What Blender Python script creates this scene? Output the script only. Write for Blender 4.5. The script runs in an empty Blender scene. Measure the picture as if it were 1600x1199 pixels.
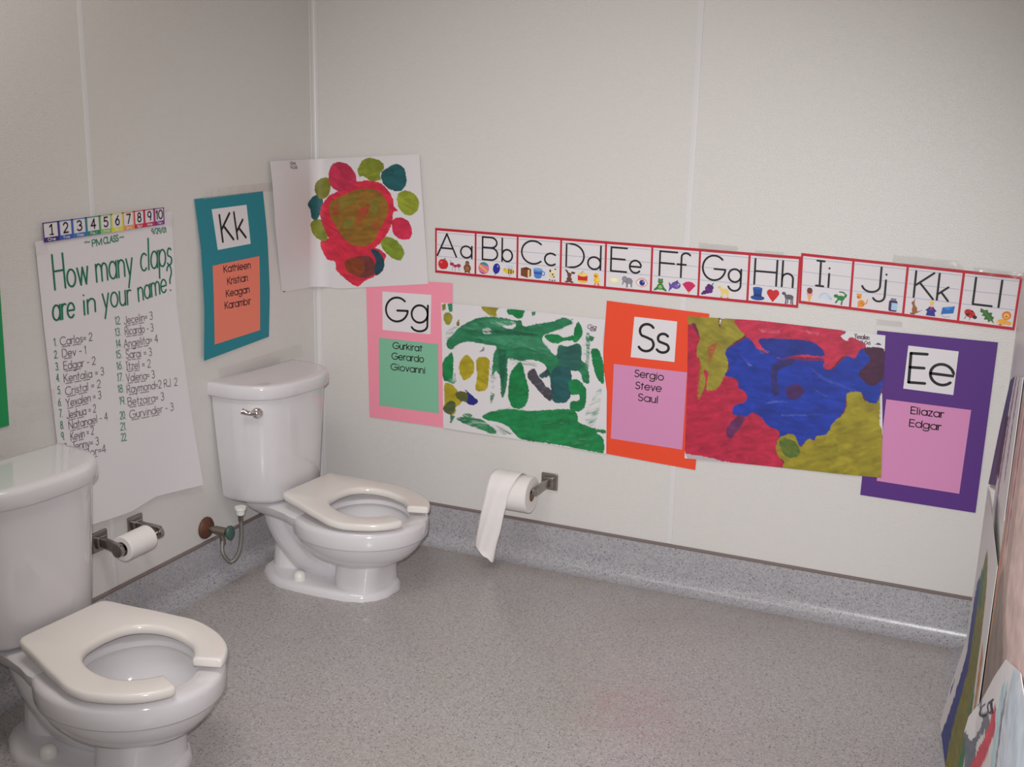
import bpy, bmesh, math, random
import numpy as np
from mathutils import Vector, Matrix
random.seed(7); np.random.seed(7)
S = bpy.context.scene
PI = math.pi
# ------------------------------------------------------------------ camera
CAM = {'loc': [2.05523, -3.0988, 1.38496], 'r': [0.9147816798098284, 0.403260707514071, 0.023564381162240272], 'u': [-0.11549037032706197, 0.2051939141826869, 0.9718834456580204], 'fw': [-0.3870871383112936, 0.8917826301053632, -0.23428036195194518], 'f': 1747.0479027831686}
cd = bpy.data.cameras.new('camera'); cam = bpy.data.objects.new('camera', cd); S.collection.objects.link(cam)
r_, u_, w_ = CAM['r'], CAM['u'], CAM['fw']
cam.matrix_world = Matrix(((r_[0], u_[0], -w_[0], CAM['loc'][0]), (r_[1], u_[1], -w_[1], CAM['loc'][1]), (r_[2], u_[2], -w_[2], CAM['loc'][2]), (0, 0, 0, 1)))
cd.sensor_width = 36; cd.lens = CAM['f'] / 1600 * 36; cd.clip_start = .02
S.camera = cam
# ------------------------------------------------------------------ light
W = bpy.data.worlds.new('world'); S.world = W; W.use_nodes = True
W.node_tree.nodes['Background'].inputs[0].default_value = (.75, .8, 1, 1); W.node_tree.nodes['Background'].inputs[1].default_value = .05
def lamp(name, kind, loc, power, col, target=None, **k):
    d = bpy.data.lights.new(name, kind); d.energy = power; d.color = col
    for a, v in k.items(): setattr(d, a, v)
    o = bpy.data.objects.new(name, d); S.collection.objects.link(o); o.location = loc
    if target: o.rotation_euler = (Vector(target) - Vector(loc)).to_track_quat('-Z', 'Y').to_euler()
    return o
lamp('ceiling_lamp', 'AREA', (.85, -1.75, 2.40), 16, (1, .95, .90), (.85, -1.75, 0), shape='RECTANGLE', size=1.1, size_y=.5)
lamp('camera_flash', 'SPOT', (CAM['loc'][0] - .035, CAM['loc'][1] + .02, CAM['loc'][2] + .06), 250, (.985, .98, 1), (1.02, 0, .26), spot_size=math.radians(69), spot_blend=1.0, shadow_soft_size=.018)
S.view_settings.view_transform = 'Standard'; S.view_settings.look = 'None'
S.view_settings.exposure = -0.13; S.view_settings.gamma = 1; S.view_settings.use_curve_mapping = False
# ------------------------------------------------------------------ colours, materials
def lin(c): return tuple((x / 255 / 12.92) if x / 255 <= .04045 else ((x / 255 + .055) / 1.055) ** 2.4 for x in c)
MATS = {}
def mat(name, col, rough=.5, metal=0., bump=None, spec=.5, coat=0., var=0.):
    """plain material; bump=(scale, strength, distance); var = small procedural colour variation"""
    if name in MATS: return MATS[name]
    m = bpy.data.materials.new(name); m.use_nodes = True; MATS[name] = m
    n, l = m.node_tree.nodes, m.node_tree.links; b = n['Principled BSDF']
    b.inputs['Base Color'].default_value = (*col, 1); b.inputs['Roughness'].default_value = rough
    b.inputs['Metallic'].default_value = metal; b.inputs['Specular IOR Level'].default_value = spec; b.inputs['Coat Weight'].default_value = coat
    tc = n.new('ShaderNodeTexCoord')
    if bump:
        t = n.new('ShaderNodeTexNoise'); t.inputs['Scale'].default_value = bump[0]; t.inputs['Detail'].default_value = 3; l.new(tc.outputs['Object'], t.inputs['Vector'])
        p = n.new('ShaderNodeBump'); p.inputs['Strength'].default_value = bump[1]; p.inputs['Distance'].default_value = bump[2]
        l.new(t.outputs[0], p.inputs['Height']); l.new(p.outputs[0], b.inputs['Normal'])
    if var:
        t = n.new('ShaderNodeTexNoise'); t.inputs['Scale'].default_value = 60; t.inputs['Detail'].default_value = 5; l.new(tc.outputs['Object'], t.inputs['Vector'])
        x = n.new('ShaderNodeMix'); x.data_type = 'RGBA'; x.inputs['A'].default_value = (*[c * (1 - var) for c in col], 1); x.inputs['B'].default_value = (*[min(1, c * (1 + var)) for c in col], 1)
        l.new(t.outputs[0], x.inputs['Factor']); l.new(x.outputs['Result'], b.inputs['Base Color'])
    return m
def flat(c, rough=.6): return mat('pigment_%02x%02x%02x' % tuple(c), lin(c), rough)
def vinyl(name, floor=True):
    m = bpy.data.materials.new(name); m.use_nodes = True; n, l = m.node_tree.nodes, m.node_tree.links; b = n['Principled BSDF']
    tc = n.new('ShaderNodeTexCoord')
    def noise(s, d=2):
        t = n.new('ShaderNodeTexNoise'); t.inputs['Scale'].default_value = s; t.inputs['Detail'].default_value = d; l.new(tc.outputs['Object'], t.inputs['Vector']); return t
    def mix(f, a, bb):
        x = n.new('ShaderNodeMix'); x.data_type = 'RGBA'
        l.new(f, x.inputs['Factor'])
        for s, v in (('A', a), ('B', bb)):
            if isinstance(v, tuple): x.inputs[s].default_value = (*v, 1)
            else: l.new(v, x.inputs[s])
        return x.outputs['Result']
    def ramp(v, lo, hi, a=0, c=1):
        q = n.new('ShaderNodeMapRange'); l.new(v, q.inputs[0]); q.inputs[1].default_value = lo; q.inputs[2].default_value = hi; q.inputs[3].default_value = a; q.inputs[4].default_value = c; return q.outputs[0]
    base = mix(ramp(noise(110, 3).outputs[0], .35, .65), (.355, .34, .34), (.465, .445, .44))
    # chips: three sizes of flecks
    def chips(scale, rad, thr):
        v = n.new('ShaderNodeTexVoronoi'); v.inputs['Scale'].default_value = scale; l.new(tc.outputs['Object'], v.inputs['Vector'])
        near = ramp(v.outputs['Distance'], rad * .8, rad, 1, 0)
        sp = n.new('ShaderNodeSeparateColor'); l.new(v.outputs['Color'], sp.inputs[0])
        g = ramp(sp.outputs[0], thr, thr + .01)
        mu = n.new('ShaderNodeMath'); mu.operation = 'MULTIPLY'; l.new(near, mu.inputs[0]); l.new(g, mu.inputs[1]); return mu.outputs[0]
    c = mix(chips(210, .44, .55), base, (.56, .53, .51))
    c = mix(chips(230, .42, .66), c, (.235, .245, .315)); c = mix(chips(260, .40, .80), c, (.40, .30, .31))
    c = mix(chips(175, .34, .80), c, (.075, .075, .095))
    c = mix(chips(140, .24, .90), c, (.03, .03, .045))
    # worn warm patches and one faint pink stain
    c = mix(ramp(noise(2.2, 4).outputs[0], .52, .75, 0, .25), c, (.30, .245, .20))
    gm = n.new('ShaderNodeVectorMath'); gm.operation = 'DISTANCE'; gm.inputs[1].default_value = (1.36, -0.74, 0); l.new(tc.outputs['Object'], gm.inputs[0])
    st = ramp(gm.outputs['Value'], .03, .19, .32, 0)
    mm = n.new('ShaderNodeMath'); mm.operation = 'MULTIPLY'; l.new(st, mm.inputs[0]); l.new(ramp(noise(28, 4).outputs[0], .4, .62), mm.inputs[1])
    c = mix(mm.outputs[0], c, (.40, .20, .22))
    if floor:   # grime that collects in a line where the floor meets the cove
        sx = n.new('ShaderNodeSeparateXYZ'); l.new(tc.outputs['Object'], sx.inputs[0])
        ny = n.new('ShaderNodeMath'); ny.operation = 'MULTIPLY'; ny.inputs[1].default_value = -1; l.new(sx.outputs[1], ny.inputs[0])
        mn = n.new('ShaderNodeMath'); mn.operation = 'MINIMUM'; l.new(sx.outputs[0], mn.inputs[0]); l.new(ny.outputs[0], mn.inputs[1])
        g1 = n.new('ShaderNodeMath'); g1.operation = 'MULTIPLY'; l.new(ramp(mn.outputs[0], .055, .13, .42, 0), g1.inputs[0]); l.new(ramp(noise(7, 4).outputs[0], .3, .65), g1.inputs[1])
        c = mix(g1.outputs[0], c, (.22, .16, .12)); c = mix(ramp(noise(.9, 1).outputs[0], 0, 1, .10, .16), c, (.40, .33, .28))
    else:
        c = mix(ramp(noise(.9, 1).outputs[0], 0, 1, .2, .2), c, (.28, .31, .40))
    l.new(c, b.inputs['Base Color']); b.inputs['Roughness'].default_value = .30
    p = n.new('ShaderNodeBump'); p.inputs['Strength'].default_value = .25; p.inputs['Distance'].default_value = .0006; l.new(noise(160, 2).outputs[0], p.inputs['Height']); l.new(p.outputs[0], b.inputs['Normal'])
    return m
M_FLOOR = vinyl('speckled_vinyl'); M_COVE = vinyl('speckled_vinyl_cove', False)
M_WALL = mat('pebbled_wall_panel', (.70, .678, .65), .30, bump=(330, .8, .0013))
M_TRIM = mat('white_plastic_trim', (.71, .695, .685), .3)
M_SEAM = mat('seam_strip_plastic', (.75, .735, .735), .25)
M_CEIL = mat('ceiling_paint', (.75, .73, .70), .9)
M_CAP = mat('brown_cap', (.19, .15, .14), .45)
M_CER = mat('vitreous_china', (.70, .675, .69), .10, coat=.3)
M_LIDC = M_CER
M_SEAT = mat('seat_plastic', (.765, .722, .68), .15)
M_CHR = mat('chrome', (.72, .68, .66), .12, 1)
M_STEEL = mat('dull_steel', (.36, .33, .31), .28, 1)
M_BRASS = mat('tarnished_nickel', (.30, .27, .22), .38, 1)
M_RUST = mat('rusty_brown', (.115, .042, .022), .6, var=.5)
M_KNOB = mat('green_patina', (.045, .10, .085), .4)
M_HOSE = mat('braided_hose', (.26, .25, .23), .45, .7, bump=(900, .6, .001))
M_WPL = mat('white_plastic', (.78, .76, .72), .35)
M_WATER = mat('water', (.55, .52, .50), .04)
M_ROLL = mat('toilet_paper', (.84, .80, .78), .95, bump=(400, .3, .0006))
M_CORE = mat('cardboard_core', (.20, .13, .08), .9)
M_PAPER = mat('white_paper', (.76, .73, .75), .75)
COL = {'ink': (22, 16, 24), 'marker_green': (18, 96, 84), 'ink_purple': (106, 80, 96), 'white': (218, 212, 216)}
def colr(c): return COL[c] if isinstance(c, str) else tuple(c)
def m_tape():
    m = bpy.data.materials.new('clear_tape'); m.use_nodes = True; n, l = m.node_tree.nodes, m.node_tree.links
    t = n.new('ShaderNodeBsdfTransparent'); g = n.new('ShaderNodeBsdfGlossy'); g.inputs['Roughness'].default_value = .15; x = n.new('ShaderNodeMixShader'); x.inputs[0].default_value = .13
    tc = n.new('ShaderNodeTexCoord'); no = n.new('ShaderNodeTexNoise'); no.inputs['Scale'].default_value = 25; l.new(tc.outputs['Object'], no.inputs['Vector'])
    bp_ = n.new('ShaderNodeBump'); bp_.inputs['Strength'].default_value = .8; bp_.inputs['Distance'].default_value = .004; l.new(no.outputs[0], bp_.inputs['Height']); l.new(bp_.outputs[0], g.inputs['Normal'])
    l.new(t.outputs[0], x.inputs[1]); l.new(g.outputs[0], x.inputs[2]); l.new(x.outputs[0], n['Material Output'].inputs[0]); return m
M_TAPE = m_tape()
def m_painted():
    """poster paint on paper: pigment is the mesh's own colour layer, brush streaks are procedural"""
    m = bpy.data.materials.new('poster_paint_on_paper'); m.use_nodes = True; n, l = m.node_tree.nodes, m.node_tree.links; b = n['Principled BSDF']
    a = n.new('ShaderNodeAttribute'); a.attribute_name = 'pigment'
    tc = n.new('ShaderNodeTexCoord'); mp = n.new('ShaderNodeMapping'); mp.inputs['Scale'].default_value = (26, 26, 44); l.new(tc.outputs['Object'], mp.inputs['Vector'])
    t = n.new('ShaderNodeTexNoise'); t.inputs['Scale'].default_value = 1; t.inputs['Detail'].default_value = 6; t.inputs['Distortion'].default_value = 1.2; l.new(mp.outputs[0], t.inputs['Vector'])
    q = n.new('ShaderNodeMapRange'); q.inputs[1].default_value = .3; q.inputs[2].default_value = .7; q.inputs[3].default_value = .84; q.inputs[4].default_value = 1.2; l.new(t.outputs[0], q.inputs[0])
    mu = n.new('ShaderNodeVectorMath'); mu.operation = 'SCALE'; l.new(a.outputs['Color'], mu.inputs[0]); l.new(q.outputs[0], mu.inputs['Scale'])
    x = n.new('ShaderNodeMix'); x.data_type = 'RGBA'; l.new(a.outputs['Alpha'], x.inputs['Factor']); x.inputs['A'].default_value = (.735, .71, .72, 1); l.new(mu.outputs[0], x.inputs['B']); l.new(x.outputs['Result'], b.inputs['Base Color'])
    b.inputs['Roughness'].default_value = .55
    bm_ = n.new('ShaderNodeBump'); bm_.inputs['Strength'].default_value = .25; bm_.inputs['Distance'].default_value = .001; l.new(t.outputs[0], bm_.inputs['Height']); l.new(bm_.outputs[0], b.inputs['Normal'])
    return m
M_PAINT = m_painted()
# ------------------------------------------------------------------ object helpers
def link(name, verts, faces, mats, parent=None, origin=(0, 0, 0), smooth=False, idx=None, angle=None):
    me = bpy.data.meshes.new(name); o0 = Vector(origin)
    me.from_pydata([tuple(Vector(v) - o0) for v in verts], [], faces); me.update()
    for m in (mats if isinstance(mats, (list, tuple)) else [mats]): me.materials.append(m)
    if idx is not None: me.polygons.foreach_set('material_index', idx)
    ob = bpy.data.objects.new(name, me); S.collection.objects.link(ob); ob.location = o0
    if parent: ob.parent = parent; ob.location = o0
    if smooth:
        me.polygons.foreach_set('use_smooth', [True] * len(me.polygons))
        if angle: me.set_sharp_from_angle(angle=math.radians(angle))
    return ob
def frombm(name, bm, mats, parent=None, smooth=True, angle=40):
    bmesh.ops.recalc_face_normals(bm, faces=bm.faces)
    me = bpy.data.meshes.new(name); bm.to_mesh(me); bm.free()
    for m in (mats if isinstance(mats, (list, tuple)) else [mats]): me.materials.append(m)
    if smooth:
        me.polygons.foreach_set('use_smooth', [True] * len(me.polygons)); me.set_sharp_from_angle(angle=math.radians(angle))
    ob = bpy.data.objects.new(name, me); S.collection.objects.link(ob)
    if parent: ob.parent = parent
    return ob
def empty(name, loc, rz=0):
    o = bpy.data.objects.new(name, None); S.collection.objects.link(o); o.location = loc; o.rotation_euler = (0, 0, rz); o.empty_display_size = .05; return o
def tag(o, label=None, cat=None, group=None, kind=None):
    if label: o['label'] = label
    if cat: o['category'] = cat
    if group: o['group'] = group
    if kind: o['kind'] = kind
    return o
def bx(bm, c, s, bev=0., rot=None):
    g = bmesh.ops.create_cube(bm, size=1); vs = g['verts']
    bmesh.ops.scale(bm, vec=s, verts=vs)
    if bev: 
        es = list({e for v in vs for e in v.link_edges}); r = bmesh.ops.bevel(bm, geom=es, offset=bev, segments=3, affect='EDGES', profile=.5); vs = list({v for f in r['faces'] for v in f.verts} | {v for v in vs if v.is_valid})
    if rot: bmesh.ops.rotate(bm, verts=vs, matrix=rot)
    bmesh.ops.translate(bm, vec=c, verts=vs); return vs
def cyl(bm, p0, p1, r0, r1=None, n=24, cap=True):
    p0, p1 = Vector(p0), Vector(p1); d = p1 - p0
    g = bmesh.ops.create_cone(bm, cap_ends=cap, segments=n, radius1=r0, radius2=r0 if r1 is None else r1, depth=d.length)
    bmesh.ops.rotate(bm, verts=g['verts'], matrix=d.to_track_quat('Z', 'Y').to_matrix()); bmesh.ops.translate(bm, vec=(p0 + p1) / 2, verts=g['verts'])
def lathe(bm, p0, axis, prof, n=32):
    """prof: (distance along axis, radius)"""
    q = Vector(axis).to_track_quat('Z', 'Y'); rows = []
    for h, r in prof: rows.append([bm.verts.new(Vector(p0) + q @ Vector((r * math.cos(2 * PI * k / n), r * math.sin(2 * PI * k / n), h))) for k in range(n)])
    for a, b in zip(rows, rows[1:]):
        for k in range(n): bm.faces.new((a[k], a[(k + 1) % n], b[(k + 1) % n], b[k]))
    bm.faces.new(rows[0][::-1]); bm.faces.new(rows[-1])
def catmull(P, n=10, closed=False):
    P = [np.array(p, float) for p in P]; out = []; N = len(P)
    rng = range(N) if closed else range(N - 1)
    for i in rng:
        a, b, c, d = (P[(i - 1) % N], P[i], P[(i + 1) % N], P[(i + 2) % N]) if closed else (P[max(i - 1, 0)], P[i], P[i + 1], P[min(i + 2, N - 1)])
        for k in range(n):
            t = k / n; out.append(.5 * (2 * b + (c - a) * t + (2 * a - 5 * b + 4 * c - d) * t * t + (3 * b - a - 3 * c + d) * t ** 3))
    if not closed: out.append(P[-1])
    return out
def tube(bm, P, r, n=14):
    P = [Vector(p) for p in P]; rows = []; up = Vector((0, 0, 1))
    t0 = (P[1] - P[0]).normalized(); nx = t0.orthogonal().normalized()
    for i, p in enumerate(P):
        t = (P[min(i + 1, len(P) - 1)] - P[max(i - 1, 0)]).normalized(); nx = (nx - t * nx.dot(t)).normalized(); ny = t.cross(nx)
        rr = r(i / (len(P) - 1)) if callable(r) else r
        rows.append([bm.verts.new(p + nx * rr * math.cos(2 * PI * k / n) + ny * rr * math.sin(2 * PI * k / n)) for k in range(n)])
    for a, b in zip(rows, rows[1:]):
        for k in range(n): bm.faces.new((a[k], a[(k + 1) % n], b[(k + 1) % n], b[k]))
    bm.faces.new(rows[0][::-1]); bm.faces.new(rows[-1])
def loft(bm, rings, cap0=True, cap1=True):
    rows = [[bm.verts.new(p) for p in R] for R in rings]; n = len(rows[0])
    for a, b in zip(rows, rows[1:]):
        for k in range(n): bm.faces.new((a[k], a[(k + 1) % n], b[(k + 1) % n], b[k]))
    if cap0: bm.faces.new(rows[0][::-1])
    if cap1: bm.faces.new(rows[-1])
# ------------------------------------------------------------------ the room
XR, YF, H = 2.112, -3.75, 2.45
HB = .13
def struct(o): o['kind'] = 'structure'; return o
def boxs(name, lo, hi, m):
    bm = bmesh.new(); bx(bm, [(a + b) / 2 for a, b in zip(lo, hi)], [b - a for a, b in zip(lo, hi)]); return struct(frombm(name, bm, m, smooth=False))
boxs('floor', (-.12, YF - .12, -.1), (XR + .12, .12, 0), M_FLOOR)
boxs('ceiling', (-.12, YF - .12, H), (XR + .12, .12, H + .1), M_CEIL)
boxs('wall_left', (-.12, YF, 0), (0, 0, H), M_WALL)
boxs('wall_back', (-.12, 0, 0), (XR + .12, .12, H), M_WALL)
boxs('wall_right', (XR, YF, 0), (XR + .12, 0, H), M_WALL)
boxs('wall_front', (-.12, YF - .12, 0), (XR + .12, YF, H), M_WALL)
def cove(name, pts, nrm):
    """coved vinyl skirting swept along pts; nrm gives the room-side normal at each point"""
    prof = [(0, HB), (.006, HB - .001), (.007, HB - .006)] + [(.007 + .045 * (1 - math.cos(a)), .047 - .047 * math.sin(a) + .0006) for a in np.linspace(0, PI / 2, 12)] + [(.055, 0.0002), (0, 0.0002)]
    verts = []; faces = []; n = len(prof)
    for p, q in zip(pts, nrm): verts += [(p[0] + q[0] * d, p[1] + q[1] * d, z) for d, z in prof]
    for i in range(len(pts) - 1):
        for k in range(n): faces.append((i * n + k, i * n + (k + 1) % n, (i + 1) * n + (k + 1) % n, (i + 1) * n + k))
    faces += [tuple(range(n))[::-1], tuple(range((len(pts) - 1) * n, len(pts) * n))]
    o = struct(link(name, verts, faces, M_COVE, smooth=True, angle=30))
    v = []; f = []
    pr = [(0.0, HB), (.0085, HB - .001), (.0085, HB + .0035), (.006, HB + .006), (0.0, HB + .0065)]; k5 = len(pr)
    for p, q in zip(pts, nrm): v += [(p[0] + q[0] * d, p[1] + q[1] * d, z) for d, z in pr]
    for i in range(len(pts) - 1):
        for k in range(k5): f.append((i * k5 + k, i * k5 + (k + 1) % k5, (i + 1) * k5 + (k + 1) % k5, (i + 1) * k5 + k))
    f += [tuple(range(k5))[::-1], tuple(range((len(pts) - 1) * k5, len(pts) * k5))]
    c = link('cap_strip', v, f, M_CAP, parent=o); c['label'] = 'brown cap strip'
    return o
cove('baseboard_left', [(0, YF, 0), (0, 0, 0)], [(1, 0), (1, -1)])
cove('baseboard_back', [(0, 0, 0), (XR, 0, 0)], [(1, -1), (-1, -1)])
cove('baseboard_right', [(XR, 0, 0), (XR, YF, 0)], [(-1, -1), (-1, 0)])
def strip(name, wall, a, w=.022, th=.0018):
    bm = bmesh.new()
    if wall == 'b': bx(bm, (a, -th / 2, (HB + .007 + H) / 2), (w, th, H - HB - .007), .0007)
    else: bx(bm, (th / 2, a, (HB + .007 + H) / 2), (th, w, H - HB - .007), .0007)
    return struct(frombm(name, bm, M_SEAM))
strip('trim_1', 'b', 1.238, .018); strip('trim_2', 'l', -.978, .018, .0016)
# coved corner moulding
R_ = .011
vv = []; ff = []
arc = [(0, -.02), (.003, -.0195)] + [(R_ + .003 - R_ * math.cos(a), -R_ - .003 + R_ * math.sin(a)) for a in np.linspace(0, PI / 2, 8)] + [(.0195, -.003), (.02, 0), (0, 0)]
for z in (HB + .007, H): vv += [(x, y, z) for x, y in arc]
n_ = len(arc); ff = [(k, (k + 1) % n_, n_ + (k + 1) % n_, n_ + k) for k in range(n_)] + [tuple(range(n_))[::-1], tuple(range(n_, 2 * n_))]
struct(link('trim_3', vv, ff, M_TRIM, smooth=True, angle=40))
# ceiling light fitting (out of frame, it is what lights the room)
t = tag(empty('ceiling_light', (.85, -1.75, H)), 'white rectangular ceiling light fitting above the middle of the room', 'light')
bm = bmesh.new()
for c, s in (((-.57, 0, -.02), (.03, .56, .04)), ((.57, 0, -.02), (.03, .56, .04)), ((0, .27, -.02), (1.17, .03, .04)), ((0, -.27, -.02), (1.17, .03, .04))): bx(bm, c, s, .003)
frombm('frame', bm, M_WPL, t)
bm = bmesh.new(); bx(bm, (0, 0, -.008), (1.12, .52, .01)); frombm('diffuser', bm, mat('diffuser', (.9, .9, .88), .8), t, smooth=False)
# ------------------------------------------------------------------ toilets
def ring(cx, af, ab, b, z, n=56, p=2.0, y0=0):
    out = []
    for k in range(n):
        t = 2 * PI * k / n; c, s = math.cos(t), math.sin(t)
        out.append((cx + (af if c > 0 else ab) * math.copysign(abs(c) ** (2 / p), c), y0 + b * math.copysign(abs(s) ** (2 / p), s), z))
    return out
def plan(w, xb, xf, z, n=3.0, bow=.0, N=40):
    """D-shaped tank outline: straight back, rounded bowed front"""
    out = []
    for k in range(N + 1):
        t = -PI / 2 + PI * k / N; s, c = math.sin(t), math.cos(t)
        y = w * math.copysign(abs(s) ** (2 / n), s); out.append((xb + (xf - xb) * abs(c) ** (2 / n), y, z))
    return out
def resample(P, n):
    P = np.array(P, float); d = np.r_[0, np.cumsum(np.linalg.norm(np.diff(P, axis=0), axis=1))]; q = np.linspace(0, d[-1], n)
    return np.stack([np.interp(q, d, P[:, i]) for i in range(P.shape[1])], 1)
def seat_mesh():
    N = 90
    side = [(.604, .064), (.598, .084), (.572, .120), (.53, .150), (.475, .172), (.425, .176), (.375, .163), (.33, .151), (.29, .138), (.255, .128), (.232, .122), (.214, .115), (.206, .102), (.205, .06), (.205, 0)]
    out_ = catmull(side, 8); o2 = [np.array((p[0], -p[1])) for p in out_][::-1]; outer = resample(out_ + o2[1:], N)
    inn = [(.546, .040), (.525, .068), (.49, .094), (.44, .106), (.395, .100), (.36, .079), (.340, .046), (.334, 0)]
    i_ = catmull(inn, 8); i2 = [np.array((p[0], -p[1])) for p in i_][::-1]; inner = resample(i_ + i2[1:], N)
    bm = bmesh.new(); rows = []
    for a, b in zip(outer, inner):
        d = b - a; L = np.linalg.norm(d); d = d / L
        prof = [(.003, 0), (.0006, .003), (0, .009), (.0008, .0160), (.0035, .0195), (.009, .021), (L - .012, .021), (L - .005, .0195), (L - .0012, .0155), (L, .010), (L - .0006, .003), (L - .003, 0)]
        row = []
        for s, z in prof:
            x, y = a + d * s
            zz = .246 + .024 * min(1, max(0, (.47 - x) / .26)); row.append(bm.verts.new((x, y, zz + z)))
        rows.append(row)
    # rounded prong ends
    n = len(rows[0])
    for a, b in zip(rows, rows[1:]):
        for k in range(n): bm.faces.new((a[k], a[(k + 1) % n], b[(k + 1) % n], b[k]))
    c0 = bm.faces.new(rows[0][::-1]); c1 = bm.faces.new(rows[-1])
    es = [e for f in (c0, c1) for e in f.edges]
    bmesh.ops.bevel(bm, geom=es, offset=.006, segments=3, affect='EDGES', profile=.5, clamp_overlap=True)
    return bm
def make_toilet():
    root = empty('toilet', (0, 0, 0))
    # bowl with its banded rim and hollow inside
    bm = bmesh.new()
    R = [(.085, .405, .085, .085, .07), (.10, .405, .125, .125, .105), (.122, .405, .162, .16, .138), (.148, .405, .186, .185, .160), (.172, .405, .199, .196, .172), (.182, .405, .203, .199, .175), (.1835, .405, .209, .203, .180), (.188, .405, .2115, .205, .182), (.222, .405, .2125, .206, .183), (.231, .405, .210, .203, .180), (.2355, .405, .203, .197, .174), (.2365, .405, .193, .188, .165),
         (.2365, .42, .150, .115, .125), (.233, .42, .143, .109, .118), (.222, .42, .141, .107, .116), (.2185, .42, .146, .112, .121), (.205, .42, .149, .115, .124), (.18, .415, .147, .115, .120), (.15, .41, .130, .105, .102), (.12, .405, .098, .085, .075), (.098, .40, .06, .055, .045), (.09, .40, .03, .03, .025)]
    loft(bm, [ring(cx, af, ab, b, z) for z, cx, af, ab, b in R])
    bowl = frombm('bowl', bm, M_CER, root, angle=50)
    bm = bmesh.new(); rr = [ring(.408, .112, .095, .086, z) for z in (.1325, .134)]; loft(bm, rr); frombm('water', bm, M_WATER, bowl)
    # shelf that carries the tank
    bm = bmesh.new()
    def shelf(z, g): 
        P = [(.045, .085 - g), (.10, .102 - g), (.17, .112 - g), (.225, .126 - g), (.262, .140 - g), (.282, .142 - g)]
        return [(x, y, z) for x, y in P] + [(x, -y, z) for x, y in P[::-1]]
    loft(bm, [shelf(.188, .03), shelf(.20, .012), shelf(.212, .002), shelf(.232, 0), shelf(.2375, .006)])
    frombm('tank_shelf', bm, M_CER, root, angle=50)
    # foot plate, front column and the S-shaped trapway behind it
    bm = bmesh.new()
    foot = [(.082, .035), (.090, .066), (.110, .088), (.160, .120), (.205, .136), (.27, .136), (.35, .129), (.43, .117), (.48, .096), (.510, .064), (.524, .03)]
    def fp(z, g):
        P = [(.3 + (x - .3) * (1 - g / .22), max(.012, y - g), z) for x, y in foot]; return P + [(x, -y, zz) for x, y, zz in P[::-1]]
    loft(bm, [fp(0, .0), fp(.010, .0005), (fp(.019, .005)), fp(.0235, .012), fp(.0245, .022)])
    frombm('foot', bm, M_CER, root, angle=50)
    bm = bmesh.new()
    loft(bm, [ring(.432, .076, .085, .096, .012, p=2.7), ring(.432, .070, .081, .091, .028, p=3.2), ring(.433, .068, .079, .088, .05, p=3.5), ring(.433, .071, .077, .086, .085, p=3.4), ring(.435, .082, .084, .088, .115, p=3.0), ring(.43, .09, .09, .095, .135, p=2.6)])
    frombm('pedestal', bm, M_CER, root, angle=50)
    bm = bmesh.new()
    tube(bm, catmull([(.125, 0, .205), (.130, 0, .175), (.150, 0, .135), (.185, 0, .095), (.225, 0, .066), (.27, 0, .055), (.33, 0, .060), (.40, 0, .075)], 6), lambda t: .070 - .012 * t, 20)
    tube(bm, catmull([(.14, 0, .195), (.19, 0, .160), (.235, 0, .125), (.28, 0, .095), (.34, 0, .075)], 6), lambda t: .060 + .002 * t, 20)
    tube(bm, [(.15, 0, .11), (.152, 0, .06), (.155, 0, .015)], lambda t: .052 + .012 * t, 18)
    tw = frombm('trapway', bm, M_CER, root, angle=180)
    rm = tw.modifiers.new('remesh', 'REMESH'); rm.mode = 'VOXEL'; rm.voxel_size = .004; rm.use_smooth_shade = True
    sm = tw.modifiers.new('smooth', 'SMOOTH'); sm.factor = .5; sm.iterations = 8
    for y in (-1, 1):
        bm = bmesh.new(); lathe(bm, (.258, y * .100, .0235), (0, 0, 1), [(0, .0185), (.012, .0185), (.020, .0155), (.025, .009), (.0265, .002)]); frombm('bolt_cap', bm, M_WPL, root, angle=60)
    # sealant bead round the foot
    # seat
    seat = frombm('seat', seat_mesh(), M_SEAT, root, angle=60)
    for y in (-1, 1):
        bm = bmesh.new(); bx(bm, (.229, y * .050, .2545), (.026, .030, .032), .004); frombm('hinge', bm, M_SEAT, root)
    # tank
    bm = bmesh.new()
    T = [(.2405, .130, .04, .168), (.250, .152, .03, .184), (.262, .160, .025, .190), (.40, .168, .018, .198), (.53, .1765, .014, .205), (.580, .179, .013, .206)]
    loft(bm, [plan(w, xb, xf, z, 3.1) for z, w, xb, xf in T]); frombm('tank', bm, M_CER, root, angle=40)
    bm = bmesh.new()
    L = [(.569, .181, .010, .207), (.571, .1885, .008, .219), (.575, .191, .006, .222), (.601, .1905, .006, .222), (.609, .1885, .008, .220), (.6125, .184, .013, .214), (.6135, .168, .03, .198)]
    loft(bm, [plan(w, xb, xf, z, 3.0) for z, w, xb, xf in L]); frombm('tank_lid', bm, M_LIDC, root, angle=50)
    # flush handle
    bm = bmesh.new(); hx, hy, hz = .160, -.152, .533
    lathe(bm, (hx - .008, hy + .006, hz), (1, -.75, 0), [(0, .016), (.014, .016), (.018, .014), (.021, .007)]) 
    tube(bm, catmull([(hx + .008, hy - .006, hz), (hx + .010, hy - .012, hz + .003), (hx - .006, hy - .021, hz + .002), (hx - .016, hy - .028, hz + .005), (hx - .027, hy - .033, hz + .009)], 6), lambda t: .0085 - .0025 * math.sin(t * PI) + .001 * t, 14)
    frombm('flush_handle', bm, M_CHR, root, angle=60)
    return root
def copy_tree(o, parent=None):
    c = o.copy(); S.collection.objects.link(c)
    if parent: c.parent = parent
    for ch in list(o.children): copy_tree(ch, c)
    return c
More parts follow.
